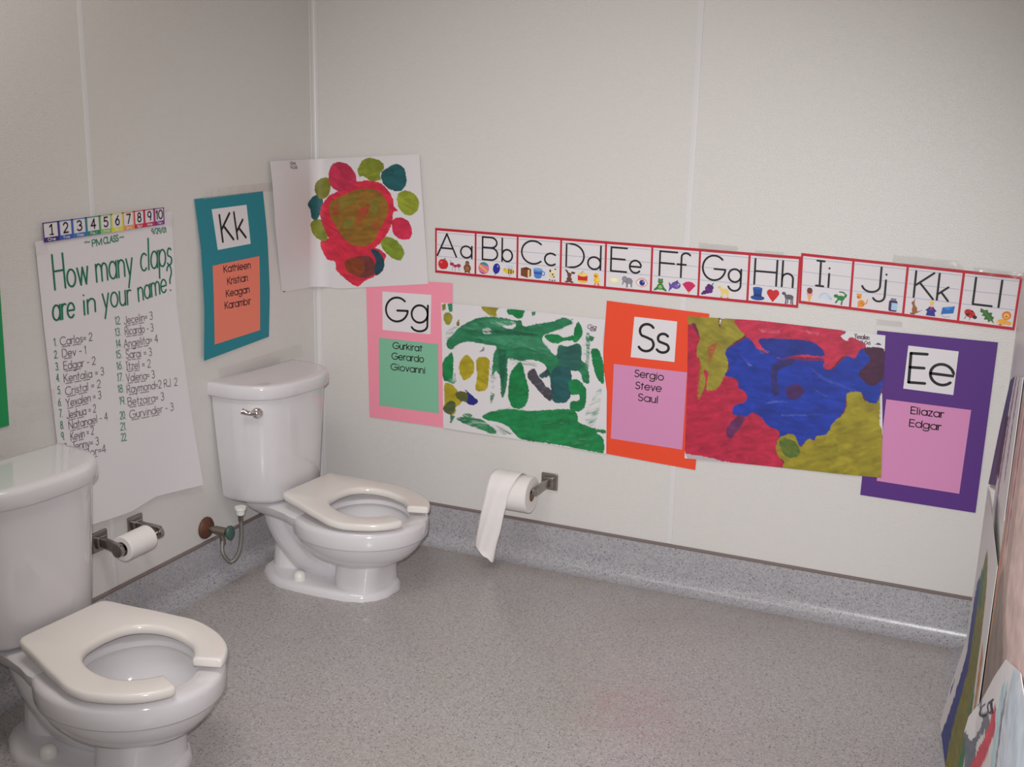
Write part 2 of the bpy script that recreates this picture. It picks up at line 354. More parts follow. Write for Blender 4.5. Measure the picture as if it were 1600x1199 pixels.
def place(o, x0, y0, th, label):
    """turned about the point (.25, 0) of its own plan"""
    o.location = (x0 + .25 - .25 * math.cos(th), y0 - .25 * math.sin(th), 0); o.rotation_euler = (0, 0, th); tag(o, label, 'toilet', 'child-size toilets along the left wall')
tb = make_toilet()
ta = copy_tree(tb)
place(tb, .006, -.404, -.087, 'small white toilet in the far corner, below the teal letter poster')
place(ta, .059, -1.424, -.072, 'small white toilet in the left foreground, its tank cut off by the photo edge')
# ------------------------------------------------------------------ supply valve
D = {'A1': {'cards': {}, 'd': 0.003, 'edges': [[(0.4391, 1.0366), (1.5586, 1.0274)], [(1.5586, 1.0274), (1.5617, 0.886)], [(0.4403, 0.8971), (1.5617, 0.886)], [(0.4391, 1.0366), (0.4403, 0.8971)]], 'polys': [], 'tapes': [[(1.2739, 1.0468), (1.3846, 1.0435), (1.3862, 1.0206), (1.2754, 1.0235)], [(1.4331, 1.0362), (1.5117, 1.0364), (1.5131, 1.019), (1.4344, 1.0187)]], 'texts': [], 'wall': 'b'},
 'A2': {'cards': {}, 'd': 0.004, 'edges': [[(1.5579, 1.0373), (2.1108, 1.0168)], [(2.1108, 1.0168), (2.108, 0.8774)], [(1.5625, 0.8995), (2.108, 0.8774)], [(1.5579, 1.0373), (1.5625, 0.8995)]], 'polys': [], 'tapes': [[(1.7941, 1.0495), (1.969, 1.0438), (1.9702, 1.0191), (1.7966, 1.0244)], [(1.9948, 1.0325), (2.1126, 1.0268), (2.1124, 1.004), (1.9956, 1.0112)], [(1.7705, 0.8748), (1.8357, 0.8741), (1.8357, 0.8586), (1.7704, 0.8592)]], 'texts': [], 'wall': 'b'},
 'B': {'cards': {},
       'd': 0.0055,
       'edges': [[(1.2557, 0.8351), (1.4575, 0.8417), (1.6804, 0.8365), (1.7966, 0.8332)], [(1.7966, 0.8332), (1.8031, 0.717), (1.8037, 0.6741), (1.8153, 0.5669), (1.8237, 0.4385)], [(1.2721, 0.4125), (1.386, 0.419), (1.5613, 0.4258), (1.721, 0.432), (1.8237, 0.4385)], [(1.2557, 0.8351), (1.265, 0.6634), (1.2721, 0.4125)]],
       'polys': [((110, 40, 60), 0.0, [(1.2471, 0.8352), (1.3437, 0.8416), (1.3495, 0.8217), (1.3572, 0.8389), (1.4574, 0.8426), (1.6803, 0.8373), (1.6828, 0.8196), (1.6993, 0.8076), (1.7064, 0.8194), (1.746, 0.8069), (1.7542, 0.792), (1.7999, 0.7913), (1.8047, 0.7258), (1.8049, 0.6656), (1.8137, 0.5666), (1.8246, 0.4373), (1.5615, 0.424), (1.386, 0.419), (1.2753, 0.4215)]), ((182, 34, 66), 0.1, [(1.2571, 0.8128), (1.2797, 0.7925), (1.2946, 0.7714), (1.2984, 0.7129), (1.3277, 0.6798), (1.3728, 0.6759), (1.4094, 0.662), (1.4387, 0.6248), (1.4359, 0.6017), (1.4064, 0.5797), (1.4077, 0.5615), (1.4601, 0.5729), (1.4873, 0.5628), (1.5063, 0.5426), (1.5376, 0.5332), (1.5394, 0.5107), (1.5322, 0.4914), (1.5436, 0.4563), (1.558, 0.4401), (1.561, 0.4244), (1.4538, 0.4175), (1.3859, 0.4204), (1.3259, 0.4276), (1.2758, 0.4287), (1.2701, 0.4682), (1.265, 0.6634)]), ((146, 136, 44), 0.15, [(1.2543, 0.8359), (1.3348, 0.8412), (1.3448, 0.8257), (1.3504, 0.8084), (1.3573, 0.838), (1.4009, 0.8434), (1.4108, 0.8276), (1.4217, 0.7977), (1.3927, 0.7725), (1.3723, 0.748), (1.3786, 0.7217), (1.3805, 0.6949), (1.3575, 0.6377), (1.3358, 0.6259), (1.322, 0.6288), (1.3257, 0.675), (1.3117, 0.6825), (1.3185, 0.6467), (1.3076, 0.604), (1.2986, 0.6029), (1.2989, 0.7039), (1.2888, 0.721), (1.289, 0.7528), (1.2943, 0.7759), (1.2783, 0.8148), (1.258, 0.8129)]), ((190, 44, 74), 0.15, [(1.3924, 0.8391), (1.4573, 0.8443), (1.5514, 0.8411), (1.6803, 0.8373), (1.6819, 0.8195), (1.6993, 0.8085), (1.7064, 0.8199), (1.746, 0.8069), (1.7454, 0.7919), (1.7237, 0.7639), (1.691, 0.7646), (1.6655, 0.7271), (1.6446, 0.7291), (1.6341, 0.7541), (1.5676, 0.7468), (1.5169, 0.7413), (1.4724, 0.7586), (1.4502, 0.7652), (1.4263, 0.7937), (1.403, 0.8136)]), ((26, 54, 158), 0.12, [(1.3723, 0.748), (1.4226, 0.7845), (1.4355, 0.788), (1.4638, 0.7577), (1.4903, 0.7517), (1.4976, 0.7679), (1.5148, 0.7675), (1.5169, 0.7413), (1.6341, 0.7541), (1.645, 0.7248), (1.6696, 0.7276), (1.7031, 0.7659), (1.7239, 0.7617), (1.7414, 0.7915), (1.7938, 0.7885), (1.8047, 0.7258), (1.7978, 0.6647), (1.7918, 0.6423), (1.767, 0.6479), (1.7445, 0.6712), (1.7129, 0.6586), (1.712, 0.6234), (1.7017, 0.6), (1.6797, 0.566), (1.6696, 0.5379), (1.6332, 0.5193), (1.6164, 0.5169), (1.601, 0.4966), (1.5864, 0.5172), (1.5601, 0.5227), (1.5394, 0.5107), (1.5376, 0.5332), (1.5063, 0.5426), (1.4826, 0.5667), (1.4598, 0.5774), (1.4433, 0.5616), (1.4075, 0.5638), (1.4057, 0.5887), (1.4358, 0.604), (1.4383, 0.6293), (1.4151, 0.6446), (1.4091, 0.6665), (1.3728, 0.6759), (1.3849, 0.6954), (1.3786, 0.7217)]), ((30, 48, 138), 0.1, [(1.4615, 0.7885), (1.4956, 0.7941), (1.5843, 0.7988), (1.6227, 0.7898), (1.6433, 0.7681), (1.6337, 0.7584), (1.5836, 0.7573), (1.5254, 0.7422), (1.481, 0.7595)]), ((130, 32, 75), 0.2, [(1.5259, 0.7357), (1.5673, 0.7503), (1.6342, 0.7532), (1.639, 0.7459), (1.568, 0.7416)]), ((45, 40, 105), 0.2, [(1.5022, 0.7086), (1.5259, 0.7357), (1.5679, 0.7425), (1.5525, 0.7232), (1.52, 0.7018), (1.5291, 0.6404), (1.512, 0.6383)]), ((70, 35, 95), 0.2, [(1.549, 0.6607), (1.5821, 0.6735), (1.5969, 0.6487), (1.5688, 0.6274), (1.5508, 0.6386)]), ((70, 28, 60), 0.1, [(1.7454, 0.7919), (1.7807, 0.7999), (1.7997, 0.7892), (1.8047, 0.7258), (1.779, 0.6927), (1.7449, 0.7102), (1.7393, 0.7269), (1.7537, 0.7457), (1.7641, 0.764)]), ((100, 40, 90), 0.3, [(1.3883, 0.5174), (1.4209, 0.5632), (1.4395, 0.5519), (1.4119, 0.5021), (1.3991, 0.491)]), ((150, 138, 34), 0.05, [(1.7125, 0.6629), (1.7485, 0.6717), (1.7586, 0.6512), (1.7916, 0.6444), (1.8041, 0.6741), (1.8133, 0.5666), (1.8246, 0.4373), (1.7211, 0.4307), (1.6198, 0.4256), (1.5601, 0.4252), (1.5598, 0.4449), (1.5436, 0.4563), (1.5329, 0.4823), (1.5394, 0.5107), (1.5599, 0.5249), (1.5814, 0.5256), (1.6011, 0.4944), (1.6204, 0.5198), (1.6376, 0.5177), (1.6408, 0.5294), (1.6692, 0.5423), (1.6831, 0.5754), (1.7058, 0.6005), (1.7157, 0.6282)]), ((85, 110, 40), 0.4, [(1.5404, 0.4971), (1.5608, 0.5137), (1.5921, 0.4999), (1.5989, 0.469), (1.5652, 0.4595)]),
                 ('white', 0.3, [(1.2713, 0.4257), (1.326, 0.4266), (1.3814, 0.4202), (1.3817, 0.416), (1.2721, 0.4116)]), ('white', 0.2, [(1.7993, 0.6735), (1.8057, 0.6743), (1.8161, 0.567), (1.8052, 0.5874)]), ((40, 40, 110), 0.0, [(1.7702, 0.8051), (1.7794, 0.8133), (1.79, 0.8072), (1.7823, 0.8043)]), ((92, 112, 196), 0.75, [(1.5091, 0.62), (1.5609, 0.6197), (1.4928, 0.6053)]), ((92, 112, 196), 0.75, [(1.5381, 0.5808), (1.6476, 0.5974), (1.6481, 0.5921), (1.5472, 0.5761)]), ((92, 112, 196), 0.75, [(1.6028, 0.7288), (1.6555, 0.6998), (1.7443, 0.6733), (1.7324, 0.6697), (1.6478, 0.6923)]), ((92, 112, 196), 0.75, [(1.6163, 0.6688), (1.6641, 0.6482), (1.6561, 0.645)]), ((92, 112, 196), 0.75, [(1.4632, 0.7665), (1.4985, 0.757), (1.469, 0.7472)]), ((92, 112, 196), 0.75, [(1.4078, 0.7473), (1.4498, 0.7117), (1.4415, 0.7062)]), ((226, 110, 134), 0.7, [(1.4592, 0.8191), (1.5192, 0.8206), (1.5158, 0.8093), (1.4686, 0.809)]), ((226, 110, 134), 0.7, [(1.5612, 0.8247), (1.6278, 0.827), (1.6205, 0.8155)]), ((180, 60, 50), 0.6, [(1.2893, 0.7119), (1.3034, 0.7044), (1.3037, 0.5943), (1.2969, 0.5934)]), ((180, 60, 50), 0.6, [(1.3184, 0.7513), (1.3484, 0.7724), (1.3265, 0.6978)])],
       'texts': [('Yexalen', (1.7179, 0.8176), (1.7558, 0.8177), (1.7176, 0.8304), 0.0022, 'ink', '', 0.6), ('- 9.06', (1.724, 0.8046), (1.7603, 0.8041), (1.724, 0.8131), 0.002, 'ink', '', 0.6)],
       'wall': 'b'},
 'C': {'cards': {},
       'd': 0.003,
       'edges': [[(-1.1695, 1.0714), (-0.9942, 1.0851), (-0.6998, 1.1105)], [(-0.6998, 1.1105), (-0.695, 0.8492), (-0.6324, 0.3195)], [(-1.1387, 0.3458), (-1.0497, 0.3406), (-0.9221, 0.3293), (-0.8221, 0.3414), (-0.6324, 0.3195)], [(-1.1695, 1.0714), (-1.1616, 0.856), (-1.1479, 0.5809), (-1.1387, 0.3458)]],
       'lines': [((-1.1136, 0.8138), (-1.0882, 0.8124), 0.0016, 'ink_purple'), ((-1.0801, 0.812), (-1.0541, 0.8105), 0.0016, 'ink_purple'), ((-1.1098, 0.7837), (-1.0859, 0.7821), 0.0016, 'ink_purple'), ((-1.1082, 0.7522), (-1.087, 0.7508), 0.0016, 'ink_purple'), ((-1.0803, 0.7504), (-1.0587, 0.7491), 0.0016, 'ink_purple'), ((-1.1098, 0.7215), (-1.0883, 0.7201), 0.0016, 'ink_purple'), ((-1.0815, 0.7196), (-1.0596, 0.7181), 0.0016, 'ink_purple'), ((-1.0526, 0.7177), (-1.0303, 0.7162), 0.0016, 'ink_purple'), ((-1.1071, 0.688), (-1.0797, 0.6869), 0.0016, 'ink_purple'), ((-1.0709, 0.6865), (-1.0429, 0.6854), 0.0016, 'ink_purple'), ((-1.1088, 0.6584), (-1.0906, 0.6578), 0.0016, 'ink_purple'), ((-1.0848, 0.6575), (-1.0663, 0.6569), 0.0016, 'ink_purple'), ((-1.0605, 0.6567), (-1.0417, 0.656), 0.0016, 'ink_purple'), ((-1.1081, 0.6284), (-1.0868, 0.6273), 0.0016, 'ink_purple'), ((-1.08, 0.6269), (-1.0583, 0.6257), 0.0016, 'ink_purple'), ((-1.1053, 0.6004), (-1.0894, 0.5995), 0.0016, 'ink_purple'), ((-1.0843, 0.5992), (-1.0681, 0.5983), 0.0016, 'ink_purple'), ((-1.063, 0.598), (-1.0466, 0.5971), 0.0016, 'ink_purple'), ((-1.0413, 0.5968), (-1.0247, 0.5959), 0.0016, 'ink_purple'), ((-1.1018, 0.5707), (-1.0861, 0.5702), 0.0016, 'ink_purple'), ((-1.0811, 0.5701), (-1.0652, 0.5697), 0.0016, 'ink_purple'), ((-1.1023, 0.5451), (-1.0884, 0.5439), 0.0016, 'ink_purple'), ((-1.084, 0.5435), (-1.0699, 0.5422), 0.0016, 'ink_purple'), ((-1.0654, 0.5418), (-1.0511, 0.5405), 0.0016, 'ink_purple'), ((-1.1002, 0.5197), (-1.0849, 0.5184), 0.0016, 'ink_purple'), ((-1.08, 0.518), (-1.0645, 0.5167), 0.0016, 'ink_purple'), ((-1.0596, 0.5163), (-1.0439, 0.515), 0.0016, 'ink_purple'), ((-1.0389, 0.5146), (-1.023, 0.5133), 0.0016, 'ink_purple'), ((-0.894, 0.829), (-0.8754, 0.8284), 0.0016, 'ink_purple'), ((-0.8695, 0.8282), (-0.8506, 0.8276), 0.0016, 'ink_purple'), ((-0.8446, 0.8274), (-0.8254, 0.8268), 0.0016, 'ink_purple'), ((-0.8933, 0.8008), (-0.8765, 0.7996), 0.0016, 'ink_purple'), ((-0.8712, 0.7992), (-0.8542, 0.798), 0.0016, 'ink_purple'), ((-0.8488, 0.7976), (-0.8316, 0.7963), 0.0016, 'ink_purple'), ((-0.9005, 0.7683), (-0.8832, 0.7673), 0.0016, 'ink_purple'), ((-0.8778, 0.767), (-0.8603, 0.7659), 0.0016, 'ink_purple'), ((-0.8547, 0.7656), (-0.8369, 0.7646), 0.0016, 'ink_purple'), ((-0.8313, 0.7642), (-0.8133, 0.7632), 0.0016, 'ink_purple'), ((-0.8951, 0.7393), (-0.882, 0.7378), 0.0016, 'ink_purple'), ((-0.8778, 0.7373), (-0.8645, 0.7359), 0.0016, 'ink_purple'), ((-0.8603, 0.7354), (-0.8469, 0.7339), 0.0016, 'ink_purple'), ((-0.8967, 0.7089), (-0.8779, 0.7067), 0.0016, 'ink_purple'), ((-0.8719, 0.706), (-0.8528, 0.7038), 0.0016, 'ink_purple'), ((-0.8992, 0.6778), (-0.8809, 0.6758), 0.0016, 'ink_purple'), ((-0.8751, 0.6751), (-0.8565, 0.673), 0.0016, 'ink_purple'), ((-0.8506, 0.6723), (-0.8318, 0.6702), 0.0016, 'ink_purple'), ((-0.8973, 0.6467), (-0.8657, 0.6434), 0.0016, 'ink_purple'), ((-0.8556, 0.6424), (-0.8232, 0.639), 0.0016, 'ink_purple'), ((-0.8979, 0.6127), (-0.8734, 0.6099), 0.0016, 'ink_purple'), ((-0.8656, 0.609), (-0.8407, 0.6062), 0.0016, 'ink_purple'), ((-0.8328, 0.6053), (-0.8073, 0.6025), 0.0016, 'ink_purple'), ((-0.8939, 0.577), (-0.8655, 0.5741), 0.0016, 'ink_purple'), ((-0.8564, 0.5732), (-0.8272, 0.5702), 0.0016, 'ink_purple'), ((-0.8179, 0.5693), (-0.7881, 0.5663), 0.0016, 'ink_purple')],
       'polys': [],
       'tapes': [[(-1.2741, 0.7311), (-1.1451, 0.717), (-1.1446, 0.6802), (-1.2742, 0.6945)], [(-1.2811, 0.6808), (-1.1488, 0.678), (-1.1475, 0.6489), (-1.282, 0.6535)], [(-1.1761, 1.081), (-1.1391, 1.1104), (-1.1341, 1.0413), (-1.173, 1.0363)], [(-0.7537, 1.1225), (-0.6879, 1.0961), (-0.7002, 1.0662), (-0.7589, 1.086)]],
       'texts': [('How', (-1.1228, 0.9541), (-1.0149, 0.9559), (-1.124, 1.0371), 0.005, 'marker_green', '', 0.5), ('many', (-0.9875, 0.9556), (-0.8576, 0.9584), (-0.9886, 1.0422), 0.005, 'marker_green', '', 0.5), ('claps', (-0.8265, 0.9631), (-0.7089, 0.9686), (-0.8249, 1.0447), 0.005, 'marker_green', '', 0.55), ('are', (-1.1356, 0.8811), (-1.069, 0.8801), (-1.1331, 0.95), 0.005, 'marker_green', '', 0.52), ('in', (-1.0368, 0.8806), (-0.9998, 0.8834), (-1.0354, 0.9433), 0.005, 'marker_green', '', 0.55), ('your', (-0.9717, 0.8863), (-0.8683, 0.8829), (-0.9717, 0.9575), 0.0048, 'marker_green', '', 0.52), ('name?', (-0.8397, 0.8856), (-0.7096, 0.8999), (-0.843, 0.9533), 0.0045, 'marker_green', '', 0.52), ('~', (-1.0184, 1.0497), (-1.0015, 1.0497), (-1.0171, 1.0636), 0.0025, 'marker_green', '', 0.6), ('PM', (-0.9927, 1.0441), (-0.9611, 1.0453), (-0.993, 1.0599), 0.003, 'marker_green', '', 0.6), ('CLASS', (-0.9544, 1.0469), (-0.9032, 1.0495), (-0.9544, 1.0621), 0.003, 'marker_green', '', 0.55), ('~', (-0.8986, 1.0504), (-0.8835, 1.051), (-0.8973, 1.0652), 0.0025, 'marker_green', '', 0.6), ('9/29/01', (-0.7793, 1.0564), (-0.7249, 1.0561), (-0.7803, 1.0698), 0.0026, 'marker_green', '', 0.6), ('1.', (-1.1374, 0.8201), (-1.1287, 0.8196), (-1.1373, 0.8382), 0.0022, 'marker_green', '', 0.6), ('Carlos= 2', (-1.1184, 0.8183), (-1.0159, 0.8127), (-1.1186, 0.8378), 0.0019, 'ink_purple', '', 0.62), ('2.', (-1.1383, 0.7902), (-1.1295, 0.7896), (-1.1382, 0.8084), 0.0022, 'marker_green', '', 0.6), ('Dev - 1', (-1.1143, 0.7882), (-1.0399, 0.7833), (-1.1145, 0.8078), 0.0019, 'ink_purple', '', 0.62), ('3.', (-1.1371, 0.7603), (-1.1283, 0.7596), (-1.137, 0.7786), 0.0022, 'marker_green', '', 0.6), ('Edgar - 2', (-1.1124, 0.7567), (-1.0096, 0.7504), (-1.1126, 0.7764), 0.0019, 'ink_purple', '', 0.62), ('4.', (-1.1369, 0.7324), (-1.1281, 0.7316), (-1.1368, 0.7508), 0.0022, 'marker_green', '', 0.6), ('Kentalia = 3', (-1.114, 0.726), (-0.9825, 0.7175), (-1.1142, 0.7459), 0.0019, 'ink_purple', '', 0.62), ('5.', (-1.1354, 0.7009), (-1.1266, 0.7), (-1.1353, 0.7194), 0.0022, 'marker_green', '', 0.6), ('Cristal = 2', (-1.1122, 0.6926), (-0.9962, 0.688), (-1.1124, 0.7126), 0.0019, 'ink_purple', '', 0.62), ('6.', (-1.1366, 0.6711), (-1.1277, 0.6701), (-1.1365, 0.6896), 0.0022, 'marker_green', '', 0.6), ('Yexalen = 3', (-1.1124, 0.6629), (-0.9964, 0.6589), (-1.1126, 0.683), 0.0019, 'ink_purple', '', 0.62), ('7.', (-1.136, 0.6433), (-1.1271, 0.6422), (-1.1358, 0.6619), 0.0022, 'marker_green', '', 0.6), ('Jeshua = 2', (-1.1123, 0.633), (-1.0168, 0.628), (-1.1125, 0.6532), 0.0019, 'ink_purple', '', 0.62), ('8.', (-1.1347, 0.6132), (-1.1258, 0.612), (-1.1346, 0.6319), 0.0022, 'marker_green', '', 0.6), ('Natanael - 4', (-1.1086, 0.605), (-0.9783, 0.5979), (-1.1089, 0.6253), 0.0019, 'ink_purple', '', 0.62), ('9.', (-1.1344, 0.5855), (-1.1255, 0.5842), (-1.1343, 0.6043), 0.0022, 'marker_green', '', 0.6), ('Kevin = 2', (-1.1051, 0.5752), (-1.0294, 0.5733), (-1.1053, 0.5957), 0.0019, 'ink_purple', '', 0.62), ('10.', (-1.1347, 0.5561), (-1.1175, 0.5536), (-1.1345, 0.5751), 0.0022, 'marker_green', '', 0.6), ('Jenny= 3', (-1.1053, 0.5499), (-1.0154, 0.5419), (-1.1056, 0.5704), 0.0019, 'ink_purple', '', 0.62), ('11.', (-1.1345, 0.5266), (-1.1174, 0.5238), (-1.1344, 0.5456), 0.0022, 'marker_green', '', 0.6), ('Taylor=4', (-1.1035, 0.5245), (-0.993, 0.5154), (-1.1037, 0.5451), 0.0019, 'ink_purple', '', 0.62), ('12.', (-0.9305, 0.8389), (-0.9114, 0.8379), (-0.9307, 0.8582), 0.0022, 'marker_green', '', 0.6), ('Jecelin= 3', (-0.8979, 0.8337), (-0.7905, 0.8303), (-0.8986, 0.8545), 0.0019, 'ink_purple', '', 0.62), ('13.', (-0.933, 0.8093), (-0.9139, 0.8082), (-0.9332, 0.8287), 0.0022, 'marker_green', '', 0.6), ('Ricardo - 3', (-0.897, 0.8056), (-0.7904, 0.798), (-0.8976, 0.8265), 0.0019, 'ink_purple', '', 0.62), ('14.', (-0.9323, 0.7791), (-0.9131, 0.7778), (-0.9325, 0.7986), 0.0022, 'marker_green', '', 0.6),
                 ('Angelita= 4', (-0.9042, 0.7731), (-0.7753, 0.7656), (-0.9049, 0.7941), 0.0019, 'ink_purple', '', 0.62), ('15.', (-0.9346, 0.751), (-0.9154, 0.7495), (-0.9348, 0.7705), 0.0022, 'marker_green', '', 0.6), ('Sarai = 3', (-0.8982, 0.7441), (-0.8027, 0.7337), (-0.8988, 0.7653), 0.0019, 'ink_purple', '', 0.62), ('16.', (-0.9348, 0.7217), (-0.9155, 0.72), (-0.935, 0.7413), 0.0022, 'marker_green', '', 0.6), ('Itzel = 2', (-0.9006, 0.7139), (-0.8099, 0.7035), (-0.9013, 0.7351), 0.0019, 'ink_purple', '', 0.62), ('17.', (-0.935, 0.6909), (-0.9157, 0.689), (-0.9352, 0.7106), 0.0022, 'marker_green', '', 0.6), ('Valeria= 3', (-0.9031, 0.6828), (-0.7974, 0.671), (-0.9038, 0.7042), 0.0019, 'ink_purple', '', 0.62), ('18.', (-0.9352, 0.6603), (-0.9159, 0.6582), (-0.9354, 0.6801), 0.0022, 'marker_green', '', 0.6), ('Raymond=2 RJ. 2', (-0.9033, 0.6519), (-0.7102, 0.6322), (-0.9039, 0.6734), 0.0019, 'ink_purple', '', 0.62), ('19.', (-0.9319, 0.628), (-0.9125, 0.6257), (-0.9321, 0.6479), 0.0022, 'marker_green', '', 0.6), ('Betzaira= 3', (-0.9027, 0.6178), (-0.766, 0.6026), (-0.9033, 0.6395), 0.0019, 'ink_purple', '', 0.62), ('20.', (-0.9341, 0.5889), (-0.9147, 0.5864), (-0.9344, 0.609), 0.0022, 'marker_green', '', 0.6), ('Gurvinder - 3', (-0.8994, 0.5822), (-0.7307, 0.5654), (-0.9, 0.604), 0.0019, 'ink_purple', '', 0.62), ('21.', (-0.9356, 0.5591), (-0.9162, 0.5564), (-0.9359, 0.5793), 0.0022, 'marker_green', '', 0.6), ('22.', (-0.9352, 0.5302), (-0.9157, 0.5273), (-0.9354, 0.5504), 0.0022, 'marker_green', '', 0.6)],
       'wall': 'l'},
 'E': {'cards': {'letter_card': [(1.8569, 0.8118), (1.9824, 0.809), (1.9818, 0.6914), (1.8558, 0.6939)], 'name_card': [(1.8157, 0.659), (2.0298, 0.6565), (2.0259, 0.4238), (1.8131, 0.4271)]}, 'd': 0.003, 'edges': [[(1.7744, 0.8443), (2.0734, 0.8425)], [(2.0734, 0.8425), (2.0716, 0.3768)], [(1.7735, 0.3795), (2.0716, 0.3768)], [(1.7744, 0.8443), (1.7735, 0.3795)]], 'polys': [], 'texts': [('E', (1.8678, 0.7127), (1.9082, 0.7142), (1.8658, 0.7919), 0.0076, 'ink', 'letter_card', 0.6), ('e', (1.9205, 0.7157), (1.9785, 0.7142), (1.9175, 0.7929), 0.0076, 'ink', 'letter_card', 0.72), ('Eliazar', (1.8821, 0.628), (1.9646, 0.627), (1.8814, 0.6469), 0.003, 'ink', 'name_card', 0.72), ('Edgar', (1.8817, 0.5927), (1.9615, 0.5916), (1.8815, 0.6117), 0.003, 'ink', 'name_card', 0.72)], 'wall': 'b'},
 'G': {'cards': {'letter_card': [(0.2503, 0.8212), (0.4275, 0.8252), (0.4247, 0.6984), (0.2507, 0.6957)], 'name_card': [(0.2362, 0.6689), (0.4525, 0.6693), (0.4573, 0.4425), (0.2375, 0.441)]}, 'd': 0.003, 'edges': [[(0.1887, 0.859), (0.5014, 0.8686)], [(0.5014, 0.8686), (0.5012, 0.3975)], [(0.1991, 0.3965), (0.5012, 0.3975)], [(0.1887, 0.859), (0.1991, 0.3965)]], 'polys': [], 'texts': [('G', (0.2627, 0.7263), (0.3427, 0.7306), (0.2644, 0.8041), 0.007, 'ink', 'letter_card', 0.6), ('g', (0.3567, 0.7311), (0.4144, 0.7337), (0.3587, 0.809), 0.007, 'ink', 'letter_card', 0.72), ('Gurkirat', (0.2886, 0.6387), (0.3951, 0.6399), (0.2891, 0.659), 0.003, 'ink', 'name_card', 0.72), ('Gerardo', (0.2847, 0.603), (0.4013, 0.6049), (0.2852, 0.6239), 0.003, 'ink', 'name_card', 0.72), ('Giovanni', (0.2813, 0.5672), (0.4053, 0.5687), (0.2818, 0.5878), 0.003, 'ink', 'name_card', 0.72)], 'wall': 'b'},
 'H': {'cards': {},
       'd': 0.007,
       'edges': [[(-0.2423, 1.2298), (0.0013, 1.2304), (0.3738, 1.2581)], [(0.3738, 1.2581), (0.3916, 1.0613), (0.4053, 0.8595)], [(-0.1876, 0.8236), (0.0798, 0.8172), (0.4053, 0.8595)], [(-0.2423, 1.2298), (-0.2304, 1.0409), (-0.1876, 0.8236)]],
